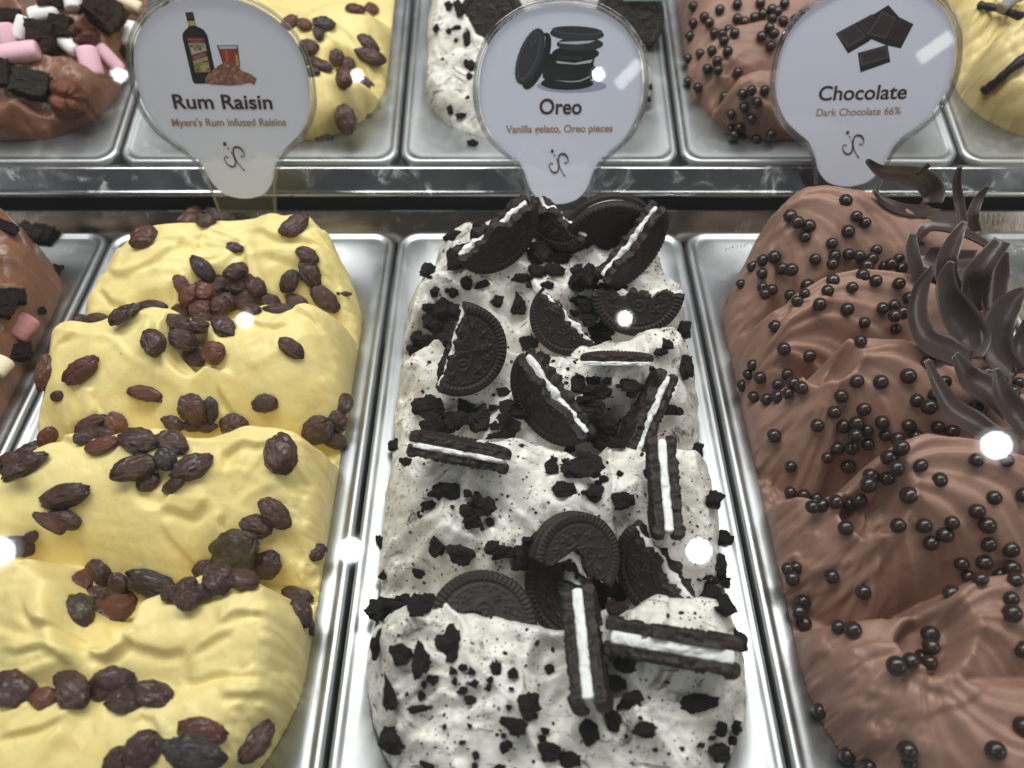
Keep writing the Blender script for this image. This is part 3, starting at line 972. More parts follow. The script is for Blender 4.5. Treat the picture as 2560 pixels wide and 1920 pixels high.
# --- raised row behind
VM = .24
rr = Mound('rear', -1, [
    W([(300, 10, 16), (640, 35, 22), (700, 20, 26), (770, 18, 26), (850, 50, 18), (875, 90, 8)], D=.034, L=.055, B=.03),
    W([(300, 170, 16), (560, 180, 20), (640, 160, 22), (700, 165, 23), (780, 172, 22), (840, 195, 12)], D=.034, L=.05, p=1.9),
], pits=[(740, 150, 14, .012, .006)], creases=[(20, 14, 70, .003, 20), (-40, 16, 60, .002, 24)], rough=[(30, .003, 3, 3)], bumps=[(690, 190, 20, .01, .003)], seed=21, res=.0010, vmax=VM, edge=.016, base=-.004, edge_rough=.0015, front_round=.05)
rr.build('raisin_gelato', M['yellow'], 'yellow gelato with raisins in the raised row behind the Rum Raisin sign', GG)
rc = Mound('rear', 0, [
    W([(915, 20, 10), (950, -20, 20), (1060, -40, 26), (1200, -40, 26), (1380, -20, 20), (1420, 40, 8)], D=.034, L=.05, B=.03),
    W([(915, 170, 12), (935, 138, 18), (990, 116, 22), (1060, 112, 24), (1250, 112, 24), (1380, 130, 18), (1415, 170, 8)], D=.034, L=.05, p=2.0),
], pits=[(1060, 20, 20, .012, .006)], creases=[(30, 30, 90, .003, 26), (-50, 30, 80, .002, 29)], rough=[(40, .003, 30, 3), (140, .001, 33, 3)], seed=23, res=.0010, vmax=VM, edge=.015, base=-.004, edge_rough=.002, front_round=.05)
rc.build('cookie_gelato', M['cookie_gelato'], 'white cookie gelato in the raised row behind the stacked cookie sign', GG)
rh = Mound('rear', 1, [
    W([(1440, 40, 10), (1480, -5, 22), (1560, -30, 28), (1700, -30, 28), (1850, -20, 24)], D=.026, L=.06, B=.03),
    W([(1455, 165, 10), (1475, 135, 18), (1510, 120, 22), (1545, 90, 27), (1600, 62, 30), (1660, 52, 30), (1760, 60, 28), (1900, 100, 20)], D=.042, L=.04, B=.010, p=2),
    W([(1475, 240, 12), (1510, 225, 18), (1550, 205, 22), (1590, 178, 26), (1640, 163, 28), (1700, 165, 26), (1800, 200, 20)], D=.044, L=.045, B=.010, p=2),
], pits=[(1530, 235, 16, .006, .006)], fans=[(1480, 170, 18, 10, .002, .006, .07, .5), (1500, 240, 16, 10, .0022, .006, .07, .5)], rough=[(20, .002, 3, 2)], seed=25, res=.0010, vmax=VM, edge=.016, base=-.004, front_round=.05)
rh.build('chocolate_gelato', M['choc'], 'brown gelato with dark pearls in the raised row behind the Chocolate sign', GG)


def swirl(s, U, V, H):
    for fx, fy, z, amp, R in ((2088, 40, 20, .0016, .045), (2215, 95, 26, .0012, .04)):
        u, v, _ = s.local(fx, fy, z)
        r = np.hypot((U - u), (V - v) * .8)
        a = np.arctan2(V - v, U - u)
        H = H + amp * (np.abs(np.sin(r * 520 + a * .5)) - .5) * sst((R - r) / (R * .3)) + .006 * np.exp(-(r / .02) ** 2)
    return H


rv = Mound('rear', 2, [
    W([(1990, 30, 14), (2050, -10, 22), (2150, -30, 26), (2400, -40, 26)], D=.026, L=.07, B=.03),
    W([(2035, 195, 12), (2075, 165, 20), (2115, 148, 26), (2140, 105, 32), (2180, 75, 34), (2240, 65, 34), (2400, 70, 30)], D=.030, L=.05, B=.012),
    W([(2075, 265, 10), (2100, 240, 16), (2140, 215, 22), (2180, 185, 26), (2230, 160, 28), (2400, 150, 28)], D=.03, L=.055, B=.012),
], creases=[(50, 16, 60, .0022, 30)], rough=[(30, .002, 3, 3), (110, .0006, 8, 3)], seed=27, res=.0009, vmax=VM, edge=.016, base=-.004, custom=swirl, front_round=.05)
rv.build('vanilla_gelato', M['vanilla'], 'ribbed swirl of yellow vanilla gelato in the raised row beside the Chocolate sign', GG)
rk = Mound('rear', -2, [
    W([(-100, 0, 26), (100, -10, 28), (230, -5, 26), (310, 20, 16)], D=.026, L=.07, B=.03),
    W([(-100, 110, 26), (60, 120, 26), (150, 125, 27), (230, 150, 24), (290, 190, 12)], D=.034, L=.045, p=1.9),
    W([(-100, 235, 20), (0, 225, 20), (60, 240, 19), (140, 250, 19), (220, 225, 18), (280, 220, 10)], D=.03, L=.045),
], pits=[(75, 255, 16, .006, .008), (30, 260, 16, .006, .006)], creases=[(60, 22, 60, .006, 33), (20, 22, 64, .005, 36)], rough=[(45, .0035, 3, 3), (130, .0009, 8, 3)], seed=29, res=.0010, vmax=VM, edge=.016, base=-.004, edge_rough=.002, front_round=.05)
rk.build('rocky_chocolate_gelato', M['rocky'], 'glossy chocolate gelato piled with marshmallows and brownie cubes in the raised row', GG)
# ------------------------------------------------------------------ small pieces: meshes
def sphere_mesh(nu=18, nv=12):
    V = [(0, 0, 1)]
    for j in range(1, nv):
        th = math.pi * j / nv
        for i in range(nu):
            ph = 2 * math.pi * i / nu
            V.append((math.sin(th) * math.cos(ph), math.sin(th) * math.sin(ph), math.cos(th)))
    V.append((0, 0, -1))
    F = [(0, 1 + i, 1 + (i + 1) % nu) for i in range(nu)]
    for j in range(nv - 2):
        for i in range(nu):
            a = 1 + j * nu
            F.append((a + i, a + nu + i, a + nu + (i + 1) % nu, a + (i + 1) % nu))
    a = 1 + (nv - 2) * nu
    F += [(len(V) - 1, a + (i + 1) % nu, a + i) for i in range(nu)]
    return np.array(V, float), F


def raisin_meshes(n=9):
    out = []
    for k in range(n):
        V, F = sphere_mesh(60, 42)
        V = V[:, [2, 0, 1]]                                   # poles along x, the long axis
        r = np.random.default_rng(50 + k)
        sc = 2.2 + r.random()
        ang = np.arctan2(V[:, 2], V[:, 1])
        fold = ridge(ang * 1.6 + .8 * noise3(V * 1.6, k) + 20, V[:, 0] * 1.1 + k * 3, k + 3)       # wrinkles along the length
        fold2 = ridge(ang * 4.2 + 1.2 * noise3(V * 2, k + 2) + 11, V[:, 0] * 2.0 + k, k + 9)
        lump = noise3(V * sc, k)
        fold3 = ridge(ang * 9 + 2.0 * noise3(V * 3, k + 5), V[:, 0] * 3.2 + k, k + 14)
        rad = 1.05 + .15 * lump + .07 * (fold - .3) + .05 * (fold2 - .3) + .03 * (fold3 - .3)
        P = V * rad[:, None]
        P[:, 0] *= 1 + .10 * np.abs(V[:, 0]) ** 3 * (r.random() * 2 - .6)
        P[:, 2] -= .22 * np.exp(-(P[:, 0] * 1.4) ** 2 - (P[:, 1] * 1.5) ** 2) * (1 if V is not None else 0) * np.sign(V[:, 2]).clip(0, 1)
        P[:, 1] += (r.random() - .5) * .3 * P[:, 0] ** 2
        out.append(mesh_np('raisin', P, F))
    return out


def rock_meshes(n, name, seed, boxy=0.0, rough=.16, sub=3, npts=16):
    out = []
    for k in range(n):
        r = random.Random(seed + k)
        bm = bmesh.new()
        for i in range(npts):
            v = Vector((r.gauss(0, 1), r.gauss(0, 1), r.gauss(0, 1))).normalized()
            if boxy:
                m = max(abs(c) for c in v)
                v = v.lerp(v / m, boxy)
            bm.verts.new(v * r.uniform(.8, 1.08))
        if boxy:
            for sx in (-1, 1):
                for sy in (-1, 1):
                    for sz in (-1, 1):
                        bm.verts.new(Vector((sx, sy, sz)) * r.uniform(.86, 1.0))
        bmesh.ops.convex_hull(bm, input=bm.verts)
        loose = [v for v in bm.verts if not v.link_faces]
        bmesh.ops.delete(bm, geom=loose, context='VERTS')
        for _ in range(sub):
            es = [e for e in bm.edges if e.calc_length() > .22]
            if es:
                bmesh.ops.subdivide_edges(bm, edges=es, cuts=1, use_grid_fill=False)
                bmesh.ops.triangulate(bm, faces=bm.faces)
        P = np.array([v.co for v in bm.verts])
        d = rough * noise3(P * 2.3 + k, k) + rough * .7 * noise3(P * 5.5 + k, k + 4) + rough * .4 * noise3(P * 11, k + 7)
        for v, e in zip(bm.verts, d):
            v.co = v.co * (1 + float(e))
        me = bpy.data.meshes.new(name)
        bm.to_mesh(me)
        bm.free()
        me.polygons.foreach_set('use_smooth', np.full(len(me.polygons), False))
        out.append(me)
    return out


RAISINS = raisin_meshes()
CHUNKS = rock_meshes(14, 'cookie_chunk', 7, 0, .34, 4, 18)
BROWNIES = rock_meshes(5, 'brownie_cube', 90, .85, .20, 5, 10)
for me in RAISINS:
    me.materials.append(M['raisin'])
for me in CHUNKS:
    me.materials.append(M['crumb'])
for me in BROWNIES:
    me.materials.append(M['brownie'])
sv, sf = sphere_mesh(26, 18)
sv = sv * (1 + .03 * noise3(sv * 1.5, 4) - .05 * np.exp(-((1 - sv[:, 2]) / .03)))[:, None]
PEARL = mesh_np('chocolate_pearl', sv, sf)
PEARL.materials.append(M['pearl'])
pv, pf = sphere_mesh(40, 30)
pang = np.arctan2(pv[:, 1], pv[:, 0])
prad = 1 + .13 * ridge(pang * 2.3 + 9, pv[:, 2] * 2, 5) + .10 * noise3(pv * 4, 3) - .30 * np.exp(-(pv[:, 0] / .16) ** 2) * (pv[:, 2] > -.3)
PECAN = mesh_np('pecan_half', pv * prad[:, None], pf)
PECAN.materials.append(M['pecan'])


def mallow_mesh():
    prof = [(0, -1.0), (.6, -1.0), (.82, -.97), (.94, -.88), (1, -.72), (1.01, 0), (1, .72), (.94, .88), (.82, .97), (.6, 1.0), (0, 1.0)]
    n = 28
    V, F = [], []
    for r, z in prof:
        for k in range(n):
            w = 2 * math.pi * k / n
            rr_ = r * (1 + .03 * math.sin(3 * w + 1))
            V.append((z, rr_ * math.cos(w), rr_ * math.sin(w)))
    F = [tuple(f) for f in grid_faces(len(prof), n, True)]
    return mesh_np('marshmallow', np.array(V), F)


MALLOW = mallow_mesh()
MALLOW.materials.append(M['mallow'])

_placed = []


def settle(p, d, r, k=.72, limit=.012):
    """lift a piece along the line of sight until it no longer sinks into its neighbours"""
    q = np.array(p, float)
    moved = 0
    while moved < limit:
        if all(np.linalg.norm(q - c) > k * (r + rr2) for c, rr2 in _placed[-70:]):
            break
        q = q - d * .0006
        moved += .0006
    _placed.append((q, r))
    return q


def put(name, me, mound, cr, x, y, L, Wd, ang, label, cat, group, thick=None, sink=.45, col=None, tiltn=None, stack=True, seed=0):
    """rest a small piece on a mound where the photograph shows it; L, Wd in crop pixels"""
    fx, fy = CR[cr](x, y)
    h = mound.hit(fx, fy)
    if h is None:
        return None
    p, n, t, wi = h
    d = ray(fx, fy)
    depth = t * float(d @ AX)
    k = CS[cr] * depth / FPX / 2
    a, b = L * k, Wd * k
    c = (thick if thick is not None else min(a, b) * .85)
    n = unit(n + .55 * TW) if tiltn is None else view_vec(*tiltn)
    w = math.radians(ang)
    lx = RT * math.cos(w) - UP * math.sin(w)
    lx = unit(lx - n * (lx @ n))
    ly = np.cross(n, lx)
    q = p + n * c * sink
    if stack:
        q = settle(q, d, (a + b) / 2)
    o = link(name, me, None, None, basis(lx, ly, n, q, (a, b, c)))
    if col is not None:
        o.color = (*col, 1)
    tag(o, label, cat, group)
    return o


# ------------------------------------------------------------------ broken sandwich cookies
CRAD = .0222


def seg_d(x, y, x0, y0, x1, y1):
    dx, dy = x1 - x0, y1 - y0
    t = np.clip(((x - x0) * dx + (y - y0) * dy) / (dx * dx + dy * dy + 1e-12), 0, 1)
    return np.hypot(x - x0 - t * dx, y - y0 - t * dy)


LETTERS = {'O': [(0, .5, .25, .95), (.25, .95, .75, .95), (.75, .95, 1, .5), (1, .5, .75, .05), (.75, .05, .25, .05), (.25, .05, 0, .5)],
           'R': [(0, 0, 0, 1), (0, 1, .8, .95), (.8, .95, .8, .55), (.8, .55, 0, .5), (.4, .5, .9, 0)],
           'E': [(.9, 0, 0, 0), (0, 0, 0, 1), (0, 1, .9, 1), (0, .5, .75, .5)]}


def emboss(x, y, rot):
    """raised pattern on the cookie face, metres"""
    x, y = x / CRAD, y / CRAD
    x, y = x * math.cos(rot) + y * math.sin(rot), -x * math.sin(rot) + y * math.cos(rot)
    r = np.hypot(x, y)
    a = np.arctan2(y, x)
    h = np.zeros_like(r)
    rim = sst((r - .80) / .03) * sst((1.0 - r) / .05)
    h += rim * (.00030 + .00060 * (np.cos(a * 62) > -.1))
    h -= .00022 * np.exp(-((r - .775) / .02) ** 2)
    h += .00045 * np.exp(-((r - .72) / .014) ** 2) * (np.cos(a * 24) > -.6)
    for k in range(12):
        b = 2 * math.pi * k / 12 + .13
        px, py = .555 * math.cos(b), .555 * math.sin(b)
        rr_ = np.hypot(x - px, y - py)
        aa = np.arctan2(y - py, x - px) - b
        pet = .115 * (.62 + .38 * np.cos(aa * 4))
        h += .00075 * sst((pet - rr_) / .03) * (np.abs(y) > .17)
        b2 = b + math.pi / 12
        h += .00055 * sst((.035 - np.hypot(x - .645 * math.cos(b2), y - .645 * math.sin(b2))) / .02)
    el = np.hypot(x / .44, y / .21)
    h += .00065 * np.exp(-((el - 1) / .09) ** 2)
    for (sx, s0, s1) in ((0, .21, .52), ):
        h += .00065 * sst((.03 - seg_d(x, y, sx, s0, sx, s1)) / .02)
    h += .00065 * sst((.03 - np.minimum(seg_d(x, y, -.11, .33, .11, .33), seg_d(x, y, -.08, .43, .08, .43))) / .02)
    for i, ch_ in enumerate('OREO'):
        ox_ = -.33 + i * .175
        dm = np.full_like(r, 9)
        for (x0, y0, x1, y1) in LETTERS[ch_]:
            dm = np.minimum(dm, seg_d(x, y, ox_ + x0 * .12, -.085 + y0 * .17, ox_ + x1 * .12, -.085 + y1 * .17))
        h += .00065 * sst((.026 - dm) / .018)
    return h


def outline(cut, seed, radius, jag, n_arc=150, n_cut=46, bite=0.0, cut2=None):
    """disc with the part beyond x = cut broken off along a ragged line"""
    c = max(-.95, min(.98, cut))
    a0 = math.acos(c)
    A = np.linspace(a0, 2 * math.pi - a0, n_arc)
    arc = np.stack([np.cos(A), np.sin(A)], 1)
    y = np.linspace(arc[-1][1], arc[0][1], n_cut + 2)[1:-1]
    f = np.linspace(0, 1, n_cut + 2)[1:-1]
    x = c + jag * (noise(y * 3.2 + seed * 7, y * 0 + seed, seed) + .6 * noise(y * 9 + seed, y * 0 + 3, seed + 1) + .35 * noise(y * 24 + seed, y * 0 + 5, seed + 2)) * np.sin(f * math.pi) ** .4
    x = x - bite * np.exp(-((f - .45) / .17) ** 2)
    P = np.concatenate([arc, np.stack([x, y], 1)])
    if cut2 is not None:                                  # a second break makes a quarter piece
        ca, cd = cut2
        nx_, ny_ = math.cos(ca), math.sin(ca)
        s_ = P @ np.array([nx_, ny_])
        over = np.clip(s_ - cd - jag * .7 * noise(P[:, 0] * 4 + seed, P[:, 1] * 4, seed + 5), 0, None)
        P = P - over[:, None] * np.array([nx_, ny_])
    return P * radius


def wafer_mesh(cut, seed, rot, jag, bite, cut2, z0, z1, face_up):
    P = outline(cut, seed, CRAD, jag, bite=bite, cut2=cut2)
    n = len(P)
    cen = P.mean(0)
    nr_ = 30
    V = []
    on_arc = np.abs(np.hypot(P[:, 0], P[:, 1]) - CRAD) < CRAD * .02
    ang = np.arctan2(P[:, 1], P[:, 0])
    for k in range(nr_):
        t = (k / (nr_ - 1)) ** .8
        Q = cen + (P - cen) * t
        h = emboss(Q[:, 0], Q[:, 1] if face_up else -Q[:, 1], rot)
        if k >= nr_ - 1:
            h = h - .0004
        zz = (z1 + h) if face_up else (z0 - h)
        zz = np.where(on_arc | (k < nr_ - 3), zz, zz + (.00055 * noise(Q[:, 0] * 900, Q[:, 1] * 900, seed + 3)))
        V.append(np.column_stack([Q, zz]))
    za, zb = (z1, z0) if face_up else (z0, z1)
    for f in (.18, .36, .54, .72, .9, 1.0):
        z = za + (zb - za) * f
        rough = np.where(on_arc, .00022 * (np.cos(ang * 62) > -.1) * (f < .8) - .00025 * (f > .9),
                         .0011 * noise(P[:, 0] * 700 + P[:, 1] * 700, np.full(n, z * 900 + seed), seed + 1) + .0006 * noise(P[:, 0] * 1900 + P[:, 1] * 1500, np.full(n, z * 2200), seed + 2))
        Q = P + (P - cen) / np.linalg.norm(P - cen, axis=1)[:, None] * rough[:, None]
        V.append(np.column_stack([Q, np.full(n, z)]))
    V.append(np.column_stack([cen + (P - cen) * .3, np.full(n, zb)]))
    V = np.concatenate(V)
    F = grid_faces(nr_ + 7, n, True)
    if not face_up:
        F = F[:, ::-1]
    me = mesh_np('wafer', V, F[:, ::-1])
    return me


def filling_mesh(cut, seed, jag, bite, cut2, z0, z1):
    P = outline(min(.98, cut + .02), seed + 3, CRAD * .90, jag * .6, bite=bite * .5, cut2=cut2)
    n = len(P)
    cen = P.mean(0)
    V = []
    on_arc = np.abs(np.hypot(P[:, 0], P[:, 1]) - CRAD * .9) < CRAD * .02
    for f in np.linspace(0, 1, 7):
        z = z0 + (z1 - z0) * f
        bulge = .0005 * math.sin(math.pi * f)
        rough = bulge + np.where(on_arc, .0001, .0007) * noise(P[:, 0] * 800 + P[:, 1] * 600, np.full(n, z * 1200 + seed), seed + 1)
        Q = P + (P - cen) / np.linalg.norm(P - cen, axis=1)[:, None] * rough[:, None]
        V.append(np.column_stack([Q, np.full(n, z)]))
    V = [np.column_stack([cen + (P - cen) * .05, np.full(n, z0)])] + V + [np.column_stack([cen + (P - cen) * .05, np.full(n, z1)])]
    return mesh_np('filling', np.concatenate(V), grid_faces(9, n, True))


CG = 'broken sandwich cookies on the white gelato'


def cookie(mound, cr, x, y, nrm, brk, cut, lift, label, seed, rot=0.0, jag=.10, bite=0.0, cut2=None, scale=1.0, fill=True, second=True, gap=.0022, slide=0.0, group=CG):
    fx, fy = CR[cr](x, y)
    h = mound.hit(fx, fy)
    p = h[0] if h else at_height(fx, fy, .03)
    T_ = -ray(fx, fy)                       # the piece is described as seen along its own line of sight
    U_ = unit(UP - T_ * (UP @ T_))
    R_ = np.cross(U_, T_)
    n = unit(R_ * nrm[0] + U_ * nrm[1] + T_ * nrm[2])
    b = unit(R_ * brk[0] + U_ * brk[1] + T_ * brk[2])
    e1 = unit(b - n * (b @ n))
    e2 = np.cross(n, e1)
    wt = .0036
    # the piece's middle, not the middle of the whole disc, is set where the photograph shows it
    cx = (cut - 1) / 2 * CRAD * scale
    q = p + T_ * lift
    o = empty('sandwich_cookie', basis(e1, e2, n, q - e1 * cx, scale))
    tag(o, label, 'cookie', group)
    g2 = gap / 2
    m1 = wafer_mesh(cut, seed, rot, jag, bite, cut2, g2, g2 + wt, True)
    link('wafer', m1, M['wafer'], o)
    if fill:
        link('filling', filling_mesh(cut + slide * .3, seed, jag, bite, cut2, -g2, g2), M['filling'], o)
    if second:
        m2 = wafer_mesh(cut + slide, seed + 11, rot + 1, jag * 1.1, 0, cut2, -g2 - wt, -g2, False)
        link('wafer', m2, M['wafer'], o)
    _placed.append((q, .009))
    return o


# ------------------------------------------------------------------ curled chocolate blades
def blade_part(path_px, widths, roll, bow=-.45, thick=.0011):
    """path: (x, y, height mm) in crop 5 pixels; widths in mm"""
    ctrl = []
    for (x, y, z) in path_px:
        fx, fy = CR['5'](x, y)
        ctrl.append(at_height(fx, fy, z * .001))
    ctrl = np.array(ctrl)
    m = len(ctrl)
    tt = np.linspace(0, m - 1, 34)
    P = np.zeros((34, 3))
    ext = np.vstack([2 * ctrl[0] - ctrl[1], ctrl, 2 * ctrl[-1] - ctrl[-2]])
    for i, t in enumerate(tt):
        k = min(int(t), m - 2)
        f = t - k
        p0, p1, p2, p3 = ext[k], ext[k + 1], ext[k + 2], ext[k + 3]
        P[i] = .5 * (2 * p1 + (p2 - p0) * f + (2 * p0 - 5 * p1 + 4 * p2 - p3) * f * f + (3 * p1 - p0 - 3 * p2 + p3) * f ** 3)
    T = np.gradient(P, axis=0)
    T /= np.linalg.norm(T, axis=1)[:, None]
    wd = np.interp(tt, np.arange(m), widths) * .00060
    V = []
    ns = 9
    for i in range(34):
        side = unit(np.cross(T[i], TW))
        nn = np.cross(side, T[i])
        ro = roll[0] + (roll[1] - roll[0]) * i / 33
        s2 = side * math.cos(ro) + nn * math.sin(ro)
        n2 = np.cross(s2, T[i])
        for sgn in (1, -1):
            js = range(ns) if sgn == 1 else range(ns - 1, -1, -1)
            for j in js:
                u = (j / (ns - 1) - .5) * 2
                edge = 1 - abs(u) ** 6
                w = wd[i] / 2
                V.append(P[i] + s2 * u * w + n2 * (bow * w * (1 - u * u) + sgn * thick / 2 * edge * min(1, .35 + wd[i] / .004) + .00008 * math.sin(i * 2.1 + j * 3)))
    F = [tuple(f) for f in grid_faces(34, 2 * ns, True)]
    F.append(tuple(range(2 * ns - 1, -1, -1)))
    F.append(tuple(33 * 2 * ns + k for k in range(2 * ns)))
    return np.array(V), F


def curl(parts, label):
    VV, FF, off = [], [], 0
    for prt in parts:
        V, F = blade_part(*prt)
        VV.append(V)
        FF += [tuple(i + off for i in f) for f in F]
        off += len(V)
    V = np.concatenate(VV)
    c = V.mean(0)
    o = link('chocolate_curl', mesh_np('chocolate_curl', V - c, FF), M['curl'], None, Matrix.Translation(c))
    tag(o, label, 'chocolate curl', 'chocolate curls on the brown gelato')
    return o
# ------------------------------------------------------------------ raisins on the pale yellow gelato
TONE = {'d': (.066, .024, .015), 'r': (.135, .036, .018), 'b': (.030, .020, .019), 'l': (.19, .070, .030), 'p': (.066, .022, .024), 'o': (.055, .034, .014)}
ZR = {
    'A': 'brown raisin tucked behind the topmost yellow ridge under the Rum Raisin sign',
    'B': 'wrinkled raisin in the big heap in the hollow below the topmost yellow ridge',
    'C': 'raisin lying at the steel side end of the heap below the topmost yellow ridge',
    'D': 'dark raisin in the groove at the outer end of the second yellow ridge',
    'E': 'raisin piled in the notch cut into the crest of the second yellow ridge',
    'F': 'dark raisin packed in the groove under the second yellow ridge',
    'G': 'raisin jammed against the steel rim at the end of the second groove',
    'H': 'dark raisin spilling over the outer end of the third yellow ridge',
    'I': 'raisin in the cluster pressed into the crest of the third yellow ridge',
    'J': 'raisin in the long heap filling the hollow above the fourth yellow ridge',
    'K': 'raisin in the row lying across the fold of the nearest yellow scoop',
    'L': 'raisin squeezed against the steel rim below the curled yellow lip',
    'M': 'raisin of the small chain of three touching on the topmost yellow ridge',
}
r1 = [
    # topmost ridge
    (1105, 120, 150, 120, -60, 'r', 'A'), (1270, 100, 170, 90, 20, 'd', 'A'), (835, 225, 140, 120, -40, 'r', 'A'), (1190, 130, 100, 90, 0, 'd', 'A'),
    (1698, 155, 175, 105, -40, 'p', 'dark wrinkled raisin alone near the top of the topmost yellow ridge'),
    (1350, 272, 105, 62, 15, 'p', 'raisin almost buried in the crest of the topmost yellow ridge', -.15),
    (1172, 398, 165, 92, 50, 'b', 'nearly black raisin at the upper edge of the big heap'),
    (1775, 320, 122, 88, 30, 'd', 'M'), (1790, 425, 150, 105, 60, 'd', 'M'), (1675, 470, 135, 95, -60, 'd', 'M'),
    (1872, 572, 205, 108, 45, 'd', 'long raisin lying aslant above the end of the big heap'),
    (1985, 540, 95, 30, 0, 'd', 'sliver of a raisin buried in the wall of the topmost yellow ridge', -.3),
    # heap
    (1420, 575, 160, 105, -20, 'd', 'B'), (1500, 560, 110, 85, 40, 'd', 'B'), (1320, 590, 120, 105, 60, 'd', 'B'), (1180, 650, 150, 100, -10, 'd', 'B'), (1050, 640, 110, 80, 0, 'd', 'B'),
    (1480, 500, 105, 100, 30, 'd', 'B'), (1385, 485, 155, 110, -20, 'd', 'B'), (1265, 485, 115, 95, 0, 'd', 'B'), (1052, 488, 112, 85, 60, 'r', 'B'), (1087, 545, 125, 92, -60, 'r', 'B'),
    (1182, 530, 132, 118, 10, 'r', 'B'), (1355, 412, 125, 82, -20, 'd', 'B'), (1272, 612, 115, 105, 60, 'd', 'B'), (1160, 630, 130, 95, -20, 'r', 'B'), (1400, 400, 80, 70, 50, 'd', 'B'), (1450, 640, 120, 80, 10, 'd', 'B'),
    (1560, 580, 110, 80, 20, 'd', 'C'), (1712, 592, 125, 85, 25, 'd', 'C'), (1610, 632, 160, 65, -5, 'd', 'C'),
    # groove at the left
    (880, 612, 200, 70, 2, 'd', 'D'), (760, 640, 120, 70, -20, 'd', 'D'), (700, 665, 135, 85, -40, 'd', 'D'), (560, 688, 160, 75, -5, 'd', 'D'), (475, 700, 110, 75, 10, 'd', 'D'),
    # second ridge
    (1045, 722, 145, 105, 30, 'd', 'E'), (1150, 725, 110, 80, 0, 'd', 'E'), (1302, 735, 150, 112, 40, 'p', 'plump raisin resting at the rim of the notch in the second yellow ridge'), (1055, 800, 145, 112, 20, 'd', 'E'),
    (1127, 890, 142, 122, 60, 'd', 'E'), (1242, 885, 132, 128, 0, 'r', 'E'), (1170, 690, 110, 90, 0, 'd', 'E'),
    (895, 822, 152, 132, 60, 'd', 'dark raisin alone above the middle of the second yellow ridge'),
    (1680, 850, 152, 92, 35, 'd', 'dark raisin alone on the steel side half of the second yellow ridge'),
    (272, 998, 182, 108, -75, 'l', 'light brown raisin standing upright near the outer end of the second yellow ridge'),
    (475, 985, 212, 115, -35, 'r', 'reddish raisin lying aslant beside the light brown one'),
    (332, 1130, 85, 60, -20, 'd', 'half sunken raisin below the light brown one', -.05),
    (850, 1112, 205, 82, 10, 'r', 'pointed reddish raisin lying flat on the second yellow ridge'),
    (1528, 1168, 162, 105, -15, 'd', 'raisin alone low on the face of the second yellow ridge'),
    (540, 1290, 200, 105, -25, 'd', 'F'), (672, 1285, 122, 112, 60, 'l', 'light brown raisin in the groove under the second yellow ridge'), (500, 1370, 140, 85, -10, 'd', 'F'), (600, 1350, 150, 90, 0, 'd', 'F'),
    (1000, 1285, 122, 82, 20, 'd', 'F'), (1120, 1200, 172, 150, 60, 'd', 'F'), (1222, 1210, 130, 80, 90, 'b', 'F'), (1190, 1300, 110, 70, 0, 'd', 'F'), (1110, 1300, 110, 70, 0, 'd', 'F'), (1355, 1297, 152, 135, 10, 'd', 'round raisin perched on the crest between the second and third yellow ridges'),
    (1830, 1322, 182, 150, -40, 'd', 'G'), (1942, 1272, 122, 102, 60, 'd', 'G'), (1975, 1180, 125, 100, -60, 'd', 'G'), (1925, 1385, 130, 90, 20, 'd', 'G'),
    # third ridge
    (275, 1368, 145, 92, -60, 'r', 'H'), (165, 1450, 135, 85, -40, 'd', 'H'), (62, 1500, 135, 85, -10, 'd', 'H'), (150, 1535, 232, 112, -35, 'd', 'H'), (90, 1560, 120, 90, 0, 'd', 'H'),
    (600, 1420, 192, 95, -15, 'r', 'I'), (808, 1392, 205, 142, 10, 'd', 'I'), (792, 1532, 242, 142, -15, 'd', 'I'), (1000, 1400, 170, 120, 30, 'd', 'I'), (962, 1490, 135, 115, 60, 'b', 'I'), (1110, 1542, 212, 132, -30, 'd', 'I'),
    (860, 1625, 130, 95, -30, 'd', 'I'), (1010, 1640, 150, 80, -30, 'd', 'I'),
    (1622, 1468, 205, 182, 70, 'd', 'large round raisin alone on the steel side half of the third yellow ridge'),
]
